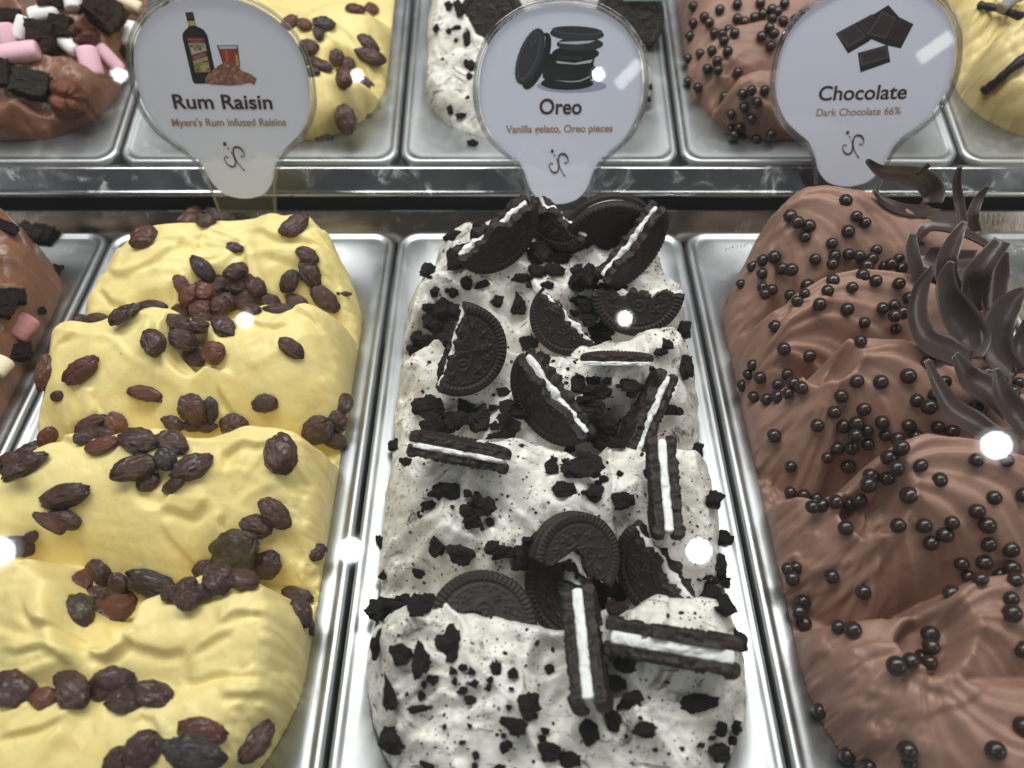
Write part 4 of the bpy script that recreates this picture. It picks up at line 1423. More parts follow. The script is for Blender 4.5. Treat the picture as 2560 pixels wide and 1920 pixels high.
r2 = [
    (390, 90, 285, 132, -15, 'd', 'long raisin of the pair on the outer part of the third yellow ridge'),
    (380, 225, 172, 112, 20, 'd', 'flattened raisin below the long one on the third yellow ridge'), (285, 242, 205, 72, 35, 'r', 'thin twisted raisin below the long one on the third yellow ridge'),
    (120, 372, 145, 112, 30, 'd', 'raisin under the lamp glare at the outer end of the third yellow ridge'), (182, 330, 82, 62, -50, 'd', 'tiny raisin between the twisted one and the lamp glare'),
    (1590, 190, 195, 132, 45, 'd', 'raisin alone above the tall pile at the steel side of the third ridge'), (1482, 262, 162, 122, 20, 'd', 'folded raisin just above the tall pile'),
    (1290, 400, 140, 110, 20, 'd', 'J'), (1540, 482, 175, 150, -45, 'd', 'J'), (1190, 510, 140, 110, -20, 'd', 'J'), (1400, 590, 170, 130, 20, 'd', 'J'), (1262, 575, 180, 165, 60, 'd', 'J'), (1370, 392, 245, 222, -30, 'o', 'biggest round raisin topping the tall pile above the fourth ridge'),
    (1085, 620, 130, 110, -10, 'd', 'J'), (1180, 640, 120, 90, 0, 'd', 'J'), (1085, 688, 152, 115, 0, 'd', 'J'), (990, 660, 120, 100, 0, 'd', 'J'), (880, 592, 262, 152, 12, 'b', 'long shiny raisin bridging the heap above the fourth ridge'),
    (690, 590, 130, 110, 60, 'd', 'J'), (582, 525, 150, 142, 60, 'd', 'J'), (465, 602, 180, 112, -75, 'r', 'J'), (560, 680, 140, 110, 0, 'd', 'J'), (462, 752, 175, 145, 60, 'o', 'olive brown raisin sunk in the hollow of the fourth ridge'),
    (635, 768, 265, 165, -50, 'r', 'large reddish raisin at the bottom of the hollow of the fourth ridge'), (735, 690, 100, 90, 0, 'd', 'J'),
    (1720, 655, 165, 85, 10, 'd', 'L'), (1725, 772, 155, 125, 70, 'd', 'L'), (1785, 830, 140, 50, 85, 'd', 'L', 0),
    (1825, 418, 115, 85, -25, 'p', 'half sunken raisin high beside the steel rim of the third ridge', 0),
    (90, 1210, 245, 195, 20, 'd', 'K'), (262, 1262, 145, 115, 5, 'r', 'small reddish raisin in the row across the nearest scoop'), (395, 1145, 140, 110, 10, 'd', 'K'), (430, 1215, 210, 160, 50, 'd', 'K'), (645, 1168, 225, 180, -20, 'p', 'K'),
    (725, 1275, 225, 135, 5, 'd', 'K'), (885, 1242, 235, 145, 18, 'd', 'K'),
    (1175, 1447, 275, 142, 12, 'r', 'reddish brown raisin lying on the black one near the bottom steel corner'), (1110, 1572, 312, 185, 15, 'b', 'black raisin under the reddish brown one near the bottom'),
    (835, 1552, 225, 195, -70, 'p', 'purplish round raisin at the bottom of the yellow gelato'), (680, 1612, 160, 130, -60, 'd', 'dark raisin beside the purplish one at the bottom'),
    (1470, 1502, 265, 152, -40, 'd', 'raisin nearest the rounded steel corner of the yellow pan'),
]
rnd = random.Random(3)


def put_raisins(rows, mound, cr, names, group, cat='raisin'):
    for row in rows:
        x, y, L, Wd, ang, tone, z = row[:7]
        sink = row[7] if len(row) > 7 else .32
        c = TONE[tone]
        f = rnd.uniform(.8, 1.25)
        put('raisin', rnd.choice(RAISINS), mound, cr, x, y, L * 1.0, Wd * 1.02, ang + (180 if rnd.random() < .5 else 0), names.get(z, z), cat, group,
            sink=sink, col=(c[0] * f, c[1] * f, c[2] * f), stack=len(row) < 8)


put_raisins(r1, ra, '1', ZR, 'raisins on the yellow gelato in the nearer row')
put_raisins(r2, ra, '2', ZR, 'raisins on the yellow gelato in the nearer row')

# ------------------------------------------------------------------ cookies and chunks on the white gelato
_placed.clear()
cookie(co, '3', 815, 365, (.50, -.50, .70), (-.50, .75, .55), .05, .006, 'half cookie standing at the top left, white cream edge slanting up', 3, .4, .12)
cookie(co, '3', 1090, 262, (-.55, -.35, .75), (.45, .8, .5), -.25, .006, 'small broken cookie end wedged behind the top left half cookie', 4, 1.0, .12, cut2=(1.4, .45))
cookie(co, '3', 1450, 265, (.12, -.62, .78), (0, -1, .1), .5, .006, 'almost whole cookie leaning away at the very top, ridged rims stacked', 5, .8, .06, gap=.0030)
cookie(co, '3', 1592, 408, (.72, -.50, .48), (-.45, .50, .74), .0, .006, 'half cookie standing at the top right, cream stripe slanting up', 6, 2.0, .11)
cookie(co, '3', 1590, 765, (.05, -.28, .95), (.02, 1, -.25), -.05, .004, 'flat lying half cookie with embossed face and ridged rim under the lamp glare', 7, 3.3, .10, second=False)
cookie(co, '3', 1125, 862, (-.20, -.30, .93), (.70, .65, .30), -.05, .008, 'quarter cookie with embossed face and a cream corner, near the middle top', 8, .3, .10, scale=.86)
cookie(co, '3', 672, 1000, (.30, -.22, .92), (-.86, .22, .45), .20, .008, 'large half cookie standing upright with embossed face, left of centre', 9, 1.9, .07, scale=.9)
cookie(co, '3', 1065, 1300, (-.66, -.42, .62), (.45, .45, .78), .05, .005, 'half cookie slanting down to the right with a long cream stripe', 10, 1.1, .10)
cookie(co, '3', 1472, 1045, (.03, .97, .16), (.1, -.15, .98), -.35, .003, 'thin flat cookie sliver seen from its broken edge above a cream smear', 11, .2, .06, second=False, scale=.74)
cookie(co, '3', 1610, 1385, (-.84, .42, .35), (.30, .10, .95), .0, .006, 'half cookie standing on edge, cream stripe leaning right', 12, .6, .10)
cookie(co, '3', 560, 1555, (.20, .97, .10), (.1, -.1, .98), .10, .005, 'cookie lying flat on its side at the left steel rim', 13, .5, .08, scale=.88)
cookie(co, '4', 1655, 175, (-.99, -.03, .10), (.1, .45, .88), -.05, .008, 'half cookie standing upright on edge near the right steel rim', 14, .6, .08, gap=.0034, scale=.95)
cookie(co, '4', 1200, 425, (.45, -.12, .88), (-.25, -.95, .10), .25, .010, 'arch shaped cookie piece facing out with a bitten notch of cream below', 15, 2.4, .10, bite=.40, scale=.8)
cookie(co, '4', 1085, 740, (-.45, -.30, .84), (.75, .4, .5), .0, .010, 'dark tilted cookie half between the arch and the ridged arc', 16, .9, .14)
cookie(co, '4', 705, 735, (.12, .10, .97), (-.25, -.93, .25), -.05, .030, 'ridged arc of cookie over a smear of cream at the lower left', 17, .2, .08, slide=.25, bite=.12, scale=.88)
cookie(co, '4', 1590, 650, (-.50, -.42, .75), (.60, .42, .68), -.05, .012, 'cookie half leaning left with cream line beside the lamp glare', 18, .9, .12)
cookie(co, '4', 1245, 1065, (.97, .17, .10), (-.1, .50, .85), .05, .002, 'half cookie standing on edge at the bottom, cream stripe nearly vertical', 19, .6, .07, gap=.0036)
cookie(co, '4', 1700, 985, (.10, .99, .06), (.0, -.1, .98), .25, .002, 'half cookie lying on its side at the bottom right, broad cream stripe', 20, .6, .07, gap=.0040)

c3 = [(690, 285, 95, 90), (540, 325, 140, 70), (770, 300, 70, 70), (560, 465, 120, 150), (400, 530, 100, 110), (612, 590, 70, 90), (710, 610, 100, 70), (540, 645, 55, 70), (1018, 535, 110, 90), (1130, 525, 100, 90),
      (1030, 425, 150, 130), (1180, 425, 120, 120), (1245, 600, 120, 110), (1318, 545, 130, 120), (1255, 530, 80, 80), (1402, 635, 140, 90), (980, 608, 45, 40), (790, 698, 90, 70), (915, 728, 90, 140), (430, 820, 150, 130),
      (545, 790, 150, 130), (485, 890, 130, 120), (400, 930, 130, 90), (325, 985, 90, 90), (500, 940, 120, 110), (1265, 700, 80, 70), (1385, 870, 150, 110), (1300, 720, 100, 80), (970, 940, 110, 100), (1030, 1045, 115, 110),
      (1110, 1140, 125, 80), (1330, 930, 120, 60), (1765, 955, 70, 80), (1725, 990, 90, 45), (1862, 1075, 105, 130), (1250, 1190, 90, 120), (1385, 1210, 130, 90), (1560, 1190, 140, 90), (1790, 1325, 135, 80), (1855, 870, 100, 110),
      (420, 1310, 180, 140), (610, 1310, 110, 120), (705, 1390, 160, 170), (850, 1415, 120, 150), (490, 1395, 130, 90), (830, 1228, 90, 60), (855, 1310, 120, 110), (560, 1400, 110, 90), (1330, 1430, 200, 160), (1290, 1320, 140, 130),
      (1400, 1500, 140, 120), (1200, 1562, 80, 80), (1110, 1630, 65, 70), (1310, 1640, 200, 110), (210, 1530, 110, 80), (275, 1620, 80, 70), (1740, 1240, 90, 110), (330, 905, 80, 80), (1060, 690, 100, 60), (780, 1480, 100, 60), (1940, 1560, 80, 90), (1480, 620, 60, 50)]
c4 = [(1190, 25, 250, 100), (1045, 30, 80, 90), (1110, 140, 145, 90), (1270, 160, 135, 95), (1435, 195, 130, 110), (1920, 195, 125, 100), (475, 170, 190, 150), (670, 220, 120, 130), (600, 310, 120, 110), (380, 225, 100, 60), (420, 440, 105, 110),
      (550, 480, 150, 120), (320, 590, 70, 55), (135, 610, 50, 60), (185, 800, 150, 140), (330, 772, 190, 100), (1980, 780, 120, 130), (775, 480, 140, 100), (510, 980, 140, 200), (335, 1060, 120, 180), (225, 1040, 120, 130), (900, 1335, 130, 150),
      (850, 1405, 150, 120), (175, 1260, 85, 225), (180, 1490, 130, 170), (1250, 1450, 110, 140), (1378, 1385, 90, 130), (1490, 1305, 150, 120), (1560, 1440, 150, 85), (1850, 1300, 210, 110), (1400, 1190, 110, 100), (1440, 1090, 120, 100), (1020, 1560, 130, 110),
      (1150, 1610, 130, 100), (600, 1285, 70, 55), (2060, 975, 90, 140), (1945, 1560, 120, 110), (1900, 700, 120, 140), (1950, 560, 90, 160), (1300, 720, 130, 140), (1420, 690, 110, 110), (1180, 880, 120, 100), (880, 500, 110, 160), (960, 420, 90, 120), (1700, 640, 110, 120),
      (100, 990, 60, 180), (110, 420, 40, 90), (760, 1655, 90, 40), (380, 1640, 90, 60), (330, 1330, 130, 40), (1180, 930, 80, 90)]
for cx_, cy_, sx_, sy_, n_, lo_, hi_, rows in ((480, 860, 110, 130, 16, 60, 120, c3), (1050, 500, 190, 110, 10, 35, 90, c3), (1340, 1380, 140, 160, 16, 60, 140, c3), (620, 1380, 260, 110, 16, 40, 120, c3), (1370, 760, 160, 110, 8, 50, 110, c3),
                                                       (870, 420, 120, 130, 8, 60, 110, c4), (1330, 690, 180, 90, 10, 60, 130, c4), (240, 780, 140, 50, 8, 60, 120, c4), (560, 240, 190, 110, 12, 30, 80, c4), (640, 1150, 260, 160, 16, 25, 70, c4), (1950, 640, 80, 160, 8, 50, 120, c4),
                                                       (1950, 1500, 100, 120, 8, 30, 80, c4), (700, 1480, 400, 120, 10, 25, 60, c4), (1250, 620, 330, 100, 10, 30, 80, c3), (430, 600, 200, 90, 6, 25, 60, c3), (1500, 1150, 260, 90, 8, 30, 80, c3), (1500, 100, 300, 120, 8, 25, 60, c4)):
    for k_ in range(n_):
        a_ = rnd.uniform(lo_, hi_)
        rows.append((rnd.gauss(cx_, sx_ * .55), rnd.gauss(cy_, sy_ * .55), a_, a_ * rnd.uniform(.6, 1.1)))
for rows, cr in ((c3, '3'), (c4, '4')):
    for (x, y, a, b) in rows:
        h = co.hit(*CR[cr](x, y))
        if h is None:
            continue
        f = rnd.uniform(.8, 1.3)
        wd = ((a * b) ** .5) * CS[cr] * h[2] / FPX
        size = 'large' if wd > .0078 else 'small' if wd < .0050 else 'middling'
        u = float((h[0] - co.o) @ co.ex)
        side = 'beside the raisin gelato pan' if u < -.035 else 'beside the chocolate pan' if u > .035 else 'in the middle'
        near = sum(1 for q in rows if 0 < math.hypot(q[0] - x, q[1] - y) < 105)
        lab = '%s %s dark cookie chunk on the %s white scoop, %s' % ('lone' if near < 1 else 'bunched' if near < 4 else 'heaped', size, ['topmost', 'second', 'third', 'nearest'][h[3]], side)
        put('cookie_chunk', rnd.choice(CHUNKS), co, cr, x, y, a * 1.1, b * 1.1, rnd.uniform(-12, 12), lab, 'cookie chunk', 'dark cookie chunks on the white gelato', sink=.45,
            thick=max(.002, min(a, b) * CS[cr] * h[2] / FPX / 2 * .85), col=(.017 * f, .0125 * f, .0105 * f))

# fine crumbs strewn over the white gelato
bm = bmesh.new()
for i in range(1900):
    u = rnd.uniform(-.066, .066)
    v = rnd.uniform(.03, .30)
    uu, vv = np.array([u]), np.array([v])
    if co.sample(co.de, uu, vv)[0] < .006 or noise(u * 40, v * 40, 5) < rnd.uniform(-.5, .35):
        continue
    z = float(co.sample(co.H, uu, vv)[0])
    s_ = rnd.choice((.0003, .0004, .0004, .0005, .0006, .0008, .0012))
    mtx = Matrix.Translation((u, v, z + s_ * .2)) @ Matrix.Rotation(rnd.uniform(0, 6), 4, Vector((rnd.random(), rnd.random(), rnd.random() + .1)).normalized())
    bmesh.ops.create_icosphere(bm, subdivisions=1, radius=s_, matrix=mtx @ Matrix.Diagonal((1, rnd.uniform(.5, 1), rnd.uniform(.4, .8), 1)))
me = bpy.data.meshes.new('cookie_crumbs')
bm.to_mesh(me)
bm.free()
o = link('cookie_crumbs', me, M['crumb'], None, basis(co.ex, co.ey, co.en, co.o))
o.color = (.02, .014, .011, 1)
tag(o, 'fine dark cookie crumbs strewn over the white gelato of the nearer row', 'crumbs', None, 'stuff')

# ------------------------------------------------------------------ pearls and curls on the chocolate gelato
_placed.clear()
curl([([(1495, 260, 58), (1500, 190, 63), (1440, 120, 70), (1330, 90, 77), (1200, 70, 84), (1110, 5, 90)], (14, 19, 18, 14, 10, 4), (.2, .5)),
      ([(1495, 262, 58), (1440, 300, 60), (1320, 290, 64), (1220, 250, 67), (1150, 180, 71)], (16, 13, 12, 9, 4), (-.5, -.3))],
     'horn shaped dark chocolate curl with two prongs at the very top of the brown gelato')
curl([([(1400, 85, 78), (1480, 25, 84)], (4, 4), (0, 0), .1)], 'short dark stick poking up behind the topmost horn shaped curl')
curl([([(1680, 390, 54), (1655, 250, 62), (1640, 140, 70), (1656, 45, 78)], (7, 8, 7, 4), (.3, .3))], 'straight narrow chocolate blade standing upright behind the curls')
curl([([(1750, 430, 50), (1735, 330, 58), (1770, 230, 64), (1825, 155, 70)], (9, 9, 7, 3), (.4, .2))], 'narrow chocolate blade leaning to the right behind the curls')
curl([([(1410, 470, 58), (1470, 395, 64), (1600, 400, 66), (1740, 450, 62), (1850, 520, 56)], (7, 12, 13, 12, 8), (.9, .6)),
      ([(1420, 480, 56), (1440, 560, 58), (1600, 590, 58), (1760, 580, 56)], (6, 16, 18, 12), (-.2, -.2))],
     'broad chocolate curl lying across the back of the other curls')
curl([([(1430, 740, 52), (1400, 640, 58), (1375, 520, 64), (1380, 435, 68)], (8, 10, 9, 5), (.5, .3))], 'slim chocolate blade standing at the left edge of the curls')
curl([([(1690, 820, 54), (1600, 740, 60), (1575, 620, 70), (1625, 480, 78), (1690, 360, 84)], (14, 16, 15, 11, 4), (.2, .5))], 'tall chocolate blade rising behind the forked curl')
curl([([(1740, 1180, 52), (1740, 1060, 58), (1660, 930, 66), (1590, 800, 74), (1580, 690, 80), (1610, 600, 85)], (10, 25, 24, 16, 11, 4), (.1, .4)),
      ([(1740, 1175, 52), (1620, 1130, 58), (1470, 1060, 64), (1410, 920, 70), (1430, 760, 77), (1500, 630, 83)], (10, 21, 20, 17, 13, 4), (-.3, -.2))],
     'large forked chocolate curl with two horns in the middle of the curls')
curl([([(1770, 900, 50), (1750, 780, 58), (1780, 650, 68), (1910, 475, 78)], (12, 19, 18, 12), (.5, .7))], 'reddish edged chocolate blade with a square cut end')
curl([([(1880, 1000, 46), (1860, 850, 54), (1880, 680, 62), (1915, 540, 70)], (14, 20, 19, 8), (-.2, .1))], 'wide smooth chocolate blade behind the reddish edged one')
curl([([(2010, 1270, 48), (1900, 1150, 54), (1880, 1000, 62), (1950, 860, 70), (2045, 760, 76)], (12, 19, 21, 17, 6), (.2, .5)),
      ([(2030, 1260, 48), (2020, 1100, 54), (2060, 950, 62)], (12, 16, 8), (-.2, -.2))],
     'forked chocolate curl at the very edge of the picture')
curl([([(1950, 1500, 50), (1850, 1370, 56), (1720, 1290, 60), (1630, 1150, 66)], (15, 24, 19, 6), (-.4, -.1))], 'pale sheened chocolate blade lying below the forked curl')
curl([([(1900, 1640, 48), (1760, 1560, 54), (1620, 1470, 58), (1530, 1330, 63), (1460, 1180, 68)], (12, 17, 15, 10, 4), (-.3, 0))], 'long curved chocolate horn lying lowest of the curls')
curl([([(2080, 1620, 48), (2000, 1500, 54), (1920, 1390, 60), (1870, 1235, 66)], (17, 19, 15, 5), (-.2, .1))], 'dark chocolate blade beside the long curved horn')
curl([([(2040, 1690, 48), (1960, 1660, 54), (1900, 1700, 58)], (14, 14, 8), (-.4, 0))], 'broken chocolate piece half hidden by the lamp glare')

p5_ = [(652, 338), (697, 372), (762, 392), (740, 457), (982, 240), (1043, 333), (1098, 372), (996, 423), (897, 494), (915, 568), (800, 587), (902, 617), (996, 557), (1060, 565), (1078, 588), (1133, 585), (1160, 533), (1295, 583),
       (1210, 630), (1248, 613), (1310, 640), (1106, 630), (1084, 683), (1160, 715), (1290, 735), (1355, 815), (488, 593), (556, 575), (428, 630), (488, 673), (606, 643), (660, 650), (362, 735), (493, 755), (545, 768), (505, 795),
       (755, 743), (735, 793), (652, 798), (694, 835), (822, 853), (905, 713), (874, 776), (1018, 754), (990, 883), (1196, 880), (1270, 862), (1320, 905), (1270, 924), (1090, 965), (1273, 1000), (568, 988), (616, 1119), (764, 1160),
       (1065, 1075), (430, 1215), (405, 1270), (475, 1290), (635, 1270), (675, 1325), (720, 1350), (372, 1337), (577, 1330), (437, 1403), (512, 1418), (575, 1400), (637, 1383), (1047, 1310), (1190, 1315), (1353, 1280), (1468, 1205),
       (952, 1395), (1088, 1475), (915, 1495), (812, 1570), (558, 1632), (967, 1577), (1047, 1560), (1108, 1605), (1040, 1632), (1196, 1550), (1216, 1630), (1290, 1650), (1355, 1570), (1400, 1635), (1403, 1423), (1474, 1460), (1510, 1390),
       (1567, 1315), (1527, 1580), (1610, 1605), (1750, 1468), (1815, 1260), (1830, 1145), (2005, 1320), (1970, 1375), (1900, 1300), (1510, 715)]
p6_ = [(790, 40), (868, 38), (950, 22), (742, 87), (852, 135), (560, 135), (1062, 88), (1125, 50), (1095, 145), (965, 182), (952, 225), (1046, 193), (1210, 125), (1315, 200), (1497, 98), (1650, 105), (1160, 282), (1588, 292), (1735, 275), (1110, 438),
       (1230, 428), (1376, 417), (1340, 478), (1264, 520), (1502, 360), (1555, 430), (1560, 527), (1675, 555), (1423, 625), (1537, 618), (1455, 685), (1520, 710), (1617, 682), (1670, 640), (1697, 715), (1373, 775), (1670, 800), (1677, 880), (838, 447),
       (560, 265), (627, 280), (690, 295), (720, 332), (672, 340), (790, 315), (855, 320), (905, 305), (775, 690), (933, 768), (587, 645), (545, 650), (565, 700), (620, 815), (600, 870), (625, 930), (805, 953), (875, 965), (1267, 980), (1270, 1045),
       (1168, 1120), (1230, 1100), (1262, 1125), (1095, 1143), (1735, 1060), (710, 1370), (850, 1595), (1158, 1570), (1160, 1640), (1590, 1570), (960, 1655), (1738, 1450)]
LOBE = ['topmost', 'second', 'third', 'fourth', 'fifth', 'nearest']
SPEC = {('5', 982): 'single dark pearl high on the topmost brown lobe beside a dark nick', ('5', 568): 'single dark pearl at the mouth of the rolled fold of the second brown lobe', ('5', 822): 'lone dark pearl below the cluster of four on the second brown lobe',
        ('6', 838): 'lone dark pearl under the dark hollow of the fourth brown lobe', ('6', 775): 'lone dark pearl on the ribbed left face of the fourth brown lobe', ('6', 933): 'lone dark pearl low on the ribbed face of the fourth brown lobe',
        ('6', 850): 'dark pearl on the steel flange at the foot of the brown gelato', ('6', 710): 'dark pearl caught between the brown gelato and the steel wall', ('6', 1590): 'lone dark pearl on the smooth bottom of the nearest brown lobe',
        ('6', 1095): 'dark pearl at the left end of the string of pearls in the hollow', ('5', 764): 'lone dark pearl on the shaded face above the third brown lobe'}
for rows, cr in ((p5_, '5'), (p6_, '6')):
    for (x, y) in rows:
        h = ch.hit(*CR[cr](x, y))
        if h is None:
            continue
        p, n, t, wi = h
        r = .00305 * rnd.uniform(.86, 1.10)
        d = ray(*CR[cr](x, y))
        q = settle(p - d * r * .28 + n * r * rnd.uniform(-.05, .35), d, r, .95, .007)
        u = float((p - ch.o) @ ch.ex)
        near = sum(1 for (x2, y2) in rows if 0 < math.hypot(x2 - x, y2 - y) < (95 if cr == '6' else 82))
        where = 'near the steel rim' if u < -.036 else 'midway across' if u < -.004 else 'toward the curls'
        how = 'single' if near == 0 else 'paired' if near == 1 else 'clustered'
        lab = SPEC.get((cr, x), '%s glossy dark pearl on the %s lobe of the brown gelato, %s' % (how, LOBE[wi], where))
        w = rnd.uniform(0, 6.28)
        ax = unit(np.cross(n, (math.cos(w), math.sin(w), .2)))
        o = link('chocolate_pearl', PEARL, None, None, basis(ax, np.cross(n, ax), n, q, (r * rnd.uniform(.94, 1.04), r * rnd.uniform(.94, 1.04), r * rnd.uniform(.90, 1.0))))
        tag(o, lab, 'chocolate pearl', 'chocolate pearls on the brown gelato in the nearer row')

# ------------------------------------------------------------------ toppings of the raised row
_placed.clear()
rr_a = [(1870, 150, 115, 85, -30, 'r', 'Z'), (1960, 160, 110, 70, 20, 'r', 'Z'), (2085, 160, 140, 85, 5, 'b', 'Z'), (2050, 215, 90, 65, 70, 'd', 'Z'), (1990, 310, 120, 90, 10, 'd', 'Y'), (1960, 385, 130, 80, 30, 'd', 'Y'), (2060, 425, 150, 80, 25, 'd', 'Y'), (2165, 370, 110, 95, 60, 'd', 'Y'),
        (2010, 465, 100, 60, 0, 'd', 'Y'), (2195, 520, 100, 70, 70, 'r', 'Y'), (2190, 740, 120, 70, 80, 'd', 'X'), (2085, 890, 110, 55, 0, 'd', 'X'), (975, 895, 70, 50, 0, 'r', 'raisin peeping out on the left of the Rum Raisin sign')]
rr_b = [(100, 62, 110, 65, 0, 'r', 'Z'), (200, 75, 95, 95, 60, 'r', 'Z'), (180, 285, 135, 85, 30, 'd', 'Y'), (190, 370, 170, 100, 10, 'd', 'Y'), (60, 420, 90, 90, 40, 'd', 'Y'), (30, 500, 110, 100, 60, 'r', 'Y'), (150, 530, 140, 65, 15, 'd', 'Y'), (30, 775, 170, 125, 75, 'd', 'X'), (185, 780, 95, 90, 40, 'd', 'X')]
ZZ = {'Z': 'raisin on the upper scoop of yellow gelato behind the Rum Raisin sign', 'Y': 'raisin in the hollow of the yellow gelato in the raised row', 'X': 'raisin low on the front of the yellow gelato in the raised row'}
put_raisins(rr_a, rr, 'a', ZZ, 'raisins on the yellow gelato in the raised row')
put_raisins(rr_b, rr, 'b', ZZ, 'raisins on the yellow gelato in the raised row')
cookie(rc, 'b', 975, 165, (-.30, .10, .93), (.3, .8, .2), .97, .004, 'round dark cookie half hidden behind the stacked cookie sign', 31, .4, .02, group='cookies on the white gelato in the raised row')
cookie(rc, 'b', 1880, 60, (.3, .10, .93), (-.3, -.8, .2), .4, .002, 'dark cookie behind the right shoulder of the stacked cookie sign', 32, .4, .06, group='cookies on the white gelato in the raised row')
for (x, y, a, b) in [(765, 55, 70, 130), (750, 185, 70, 55), (700, 200, 50, 40), (820, 240, 60, 120), (840, 420, 90, 90), (835, 490, 50, 60), (620, 190, 50, 60), (820, 630, 30, 40), (780, 745, 90, 50), (710, 700, 50, 70), (745, 260, 30, 40), (850, 920, 80, 50), (660, 380, 30, 20), (1975, 640, 50, 60), (700, 40, 60, 70), (860, 20, 120, 60), (1990, 560, 40, 60)]:
    f = rnd.uniform(.8, 1.3)
    put('cookie_chunk', rnd.choice(CHUNKS), rc, 'b', x, y, a, b, rnd.uniform(-10, 10), '%s dark cookie chunk on the raised white gelato, %s' % ('large' if a * b > 5000 else 'small', 'at its rim' if x < 640 or x > 1900 else 'close to the sign' if x > 790 else 'on its open side'), 'cookie chunk', 'dark cookie chunks in the raised row', sink=.15, col=(.018 * f, .013 * f, .011 * f))
pc = [(90, 155), (160, 115), (190, 150), (68, 237), (220, 215), (255, 68), (365, 35), (515, 25), (530, 95), (590, 65), (627, 80), (475, 118), (365, 125), (410, 145), (592, 130), (660, 145), (735, 130), (800, 85), (570, 185), (603, 220), (520, 240), (580, 300), (308, 195),
      (348, 218), (270, 230), (283, 270), (208, 335), (300, 335), (130, 350), (57, 383), (240, 395), (180, 445), (240, 450), (365, 465), (280, 620), (403, 605), (457, 585), (541, 585), (497, 657), (412, 692), (330, 737), (455, 765), (385, 820), (330, 830), (395, 885),
      (350, 870), (492, 895), (580, 865), (50, 535), (118, 565), (670, 260), (670, 30), (90, 45), (715, 175)]
for (x, y) in pc:
    h = rh.hit(*CR['c'](x, y))
    if h is None:
        continue
    p, n, t, wi = h
    r = .00305
    d = ray(*CR['c'](x, y))
    q = settle(p - d * r * .35 + n * r * .35, d, r, .95, .007)
    o = link('chocolate_pearl', PEARL, None, None, basis(unit(np.cross(n, (1, .2, .1))), unit(np.cross(n, unit(np.cross(n, (1, .2, .1))))), n, q, r))
    near = sum(1 for (x2, y2) in pc if 0 < math.hypot(x2 - x, y2 - y) < 62)
    lab = '%s small dark pearl on the %s lobe of raised brown gelato, %s' % ('single' if near == 0 else 'paired' if near == 1 else 'clustered', ['back', 'middle', 'front'][wi],
                                                                           'near the steel rim' if x < 200 else 'midway' if x < 420 else 'beside the sign')
    tag(o, lab, 'chocolate pearl', 'chocolate pearls in the raised row')

# marshmallows, brownies, pecans
WHT, PNK, CRM = (.86, .84, .82), (.80, .47, .58), (.84, .77, .56)
mm = [(295, 95, 180, 105, -15, WHT, 'white marshmallow lying at the back of the rocky chocolate gelato'), (468, 30, 115, 110, 80, WHT, 'upright white marshmallow between the two big brownie lumps'),
      (830, 35, 145, 85, 10, CRM, 'cream coloured marshmallow at the back beside the Rum Raisin sign'), (160, 190, 150, 110, -70, WHT, 'white marshmallow beside the pink one at the picture edge'),
      (55, 240, 150, 125, 75, PNK, 'upright pink marshmallow at the picture edge'), (140, 360, 235, 130, -15, PNK, 'pink marshmallow lying in front of the square brownie'),
      (455, 300, 150, 105, 35, WHT, 'white marshmallow leaning on the square brownie'), (590, 415, 190, 130, 75, PNK, 'standing pink marshmallow in front'), (700, 385, 190, 90, 40, PNK, 'slim pink marshmallow leaning on the standing one'),
      (835, 245, 180, 105, -75, WHT, 'white marshmallow touching the Rum Raisin sign'), (205, 262, 80, 60, 20, CRM, 'small cream marshmallow under the square brownie'), (760, 482, 110, 65, -5, WHT, 'small white marshmallow beside the lamp glare')]
for (x, y, a, b, ang, col, lab) in mm:
    put('marshmallow', MALLOW, rk, 'a', x, y, a, b, ang, lab, 'marshmallow', 'marshmallows in the raised row', sink=.5, col=col, thick=b * .38879 * .47 / FPX / 2, stack=True)
bb = [(665, 100, 240, 210, 30, 'big rough brownie lump at the back'), (395, 175, 140, 150, 10, 'brownie piece behind the square brownie'), (295, 245, 190, 210, 10, 'square brownie cube standing in the middle'), (220, 560, 250, 180, 10, 'greyish brownie slab lying in front'),
      (35, 480, 120, 170, 0, 'brownie at the picture edge'), (325, 15, 150, 70, 0, 'brownie crumb at the very back'), (70, 110, 170, 90, 0, 'dark brownie behind the pink marshmallow'), (800, 340, 80, 60, 20, 'small brownie crumb under the white marshmallow')]
for i, (x, y, a, b, ang, lab) in enumerate(bb):
    c = (.035, .020, .014) if i != 3 else (.034, .028, .022)
    put('brownie_cube', BROWNIES[i % 5], rk, 'a', x, y, a * .9, b * .9, ang, lab + ' of the rocky chocolate gelato', 'brownie', 'brownie pieces in the raised row', sink=.35, col=c)
put('pecan_half', PECAN, rk, 'a', 445, 632, 235, 220, 100, 'round ridged pecan half on the front of the rocky chocolate gelato', 'pecan', 'pecans', sink=.2, thick=.010, col=(.20, .062, .028))
put('pecan_half', PECAN, rk, 'a', 550, 245, 160, 170, 60, 'darker pecan half behind the square brownie', 'pecan', 'pecans', sink=.1, thick=.010, col=(.10, .028, .018))
_placed.clear()
put('brownie_cube', BROWNIES[1], rf, '1', 262, 218, 135, 110, 15, 'black brownie cube on the cut off chocolate gelato in the nearer row', 'brownie', None, sink=.3, col=(.010, .007, .007))
put('brownie_cube', BROWNIES[2], rf, '1', 160, 195, 120, 90, 15, 'dark brownie crumb beside the black cube in the nearer row', 'brownie', None, sink=.1, col=(.03, .02, .016))
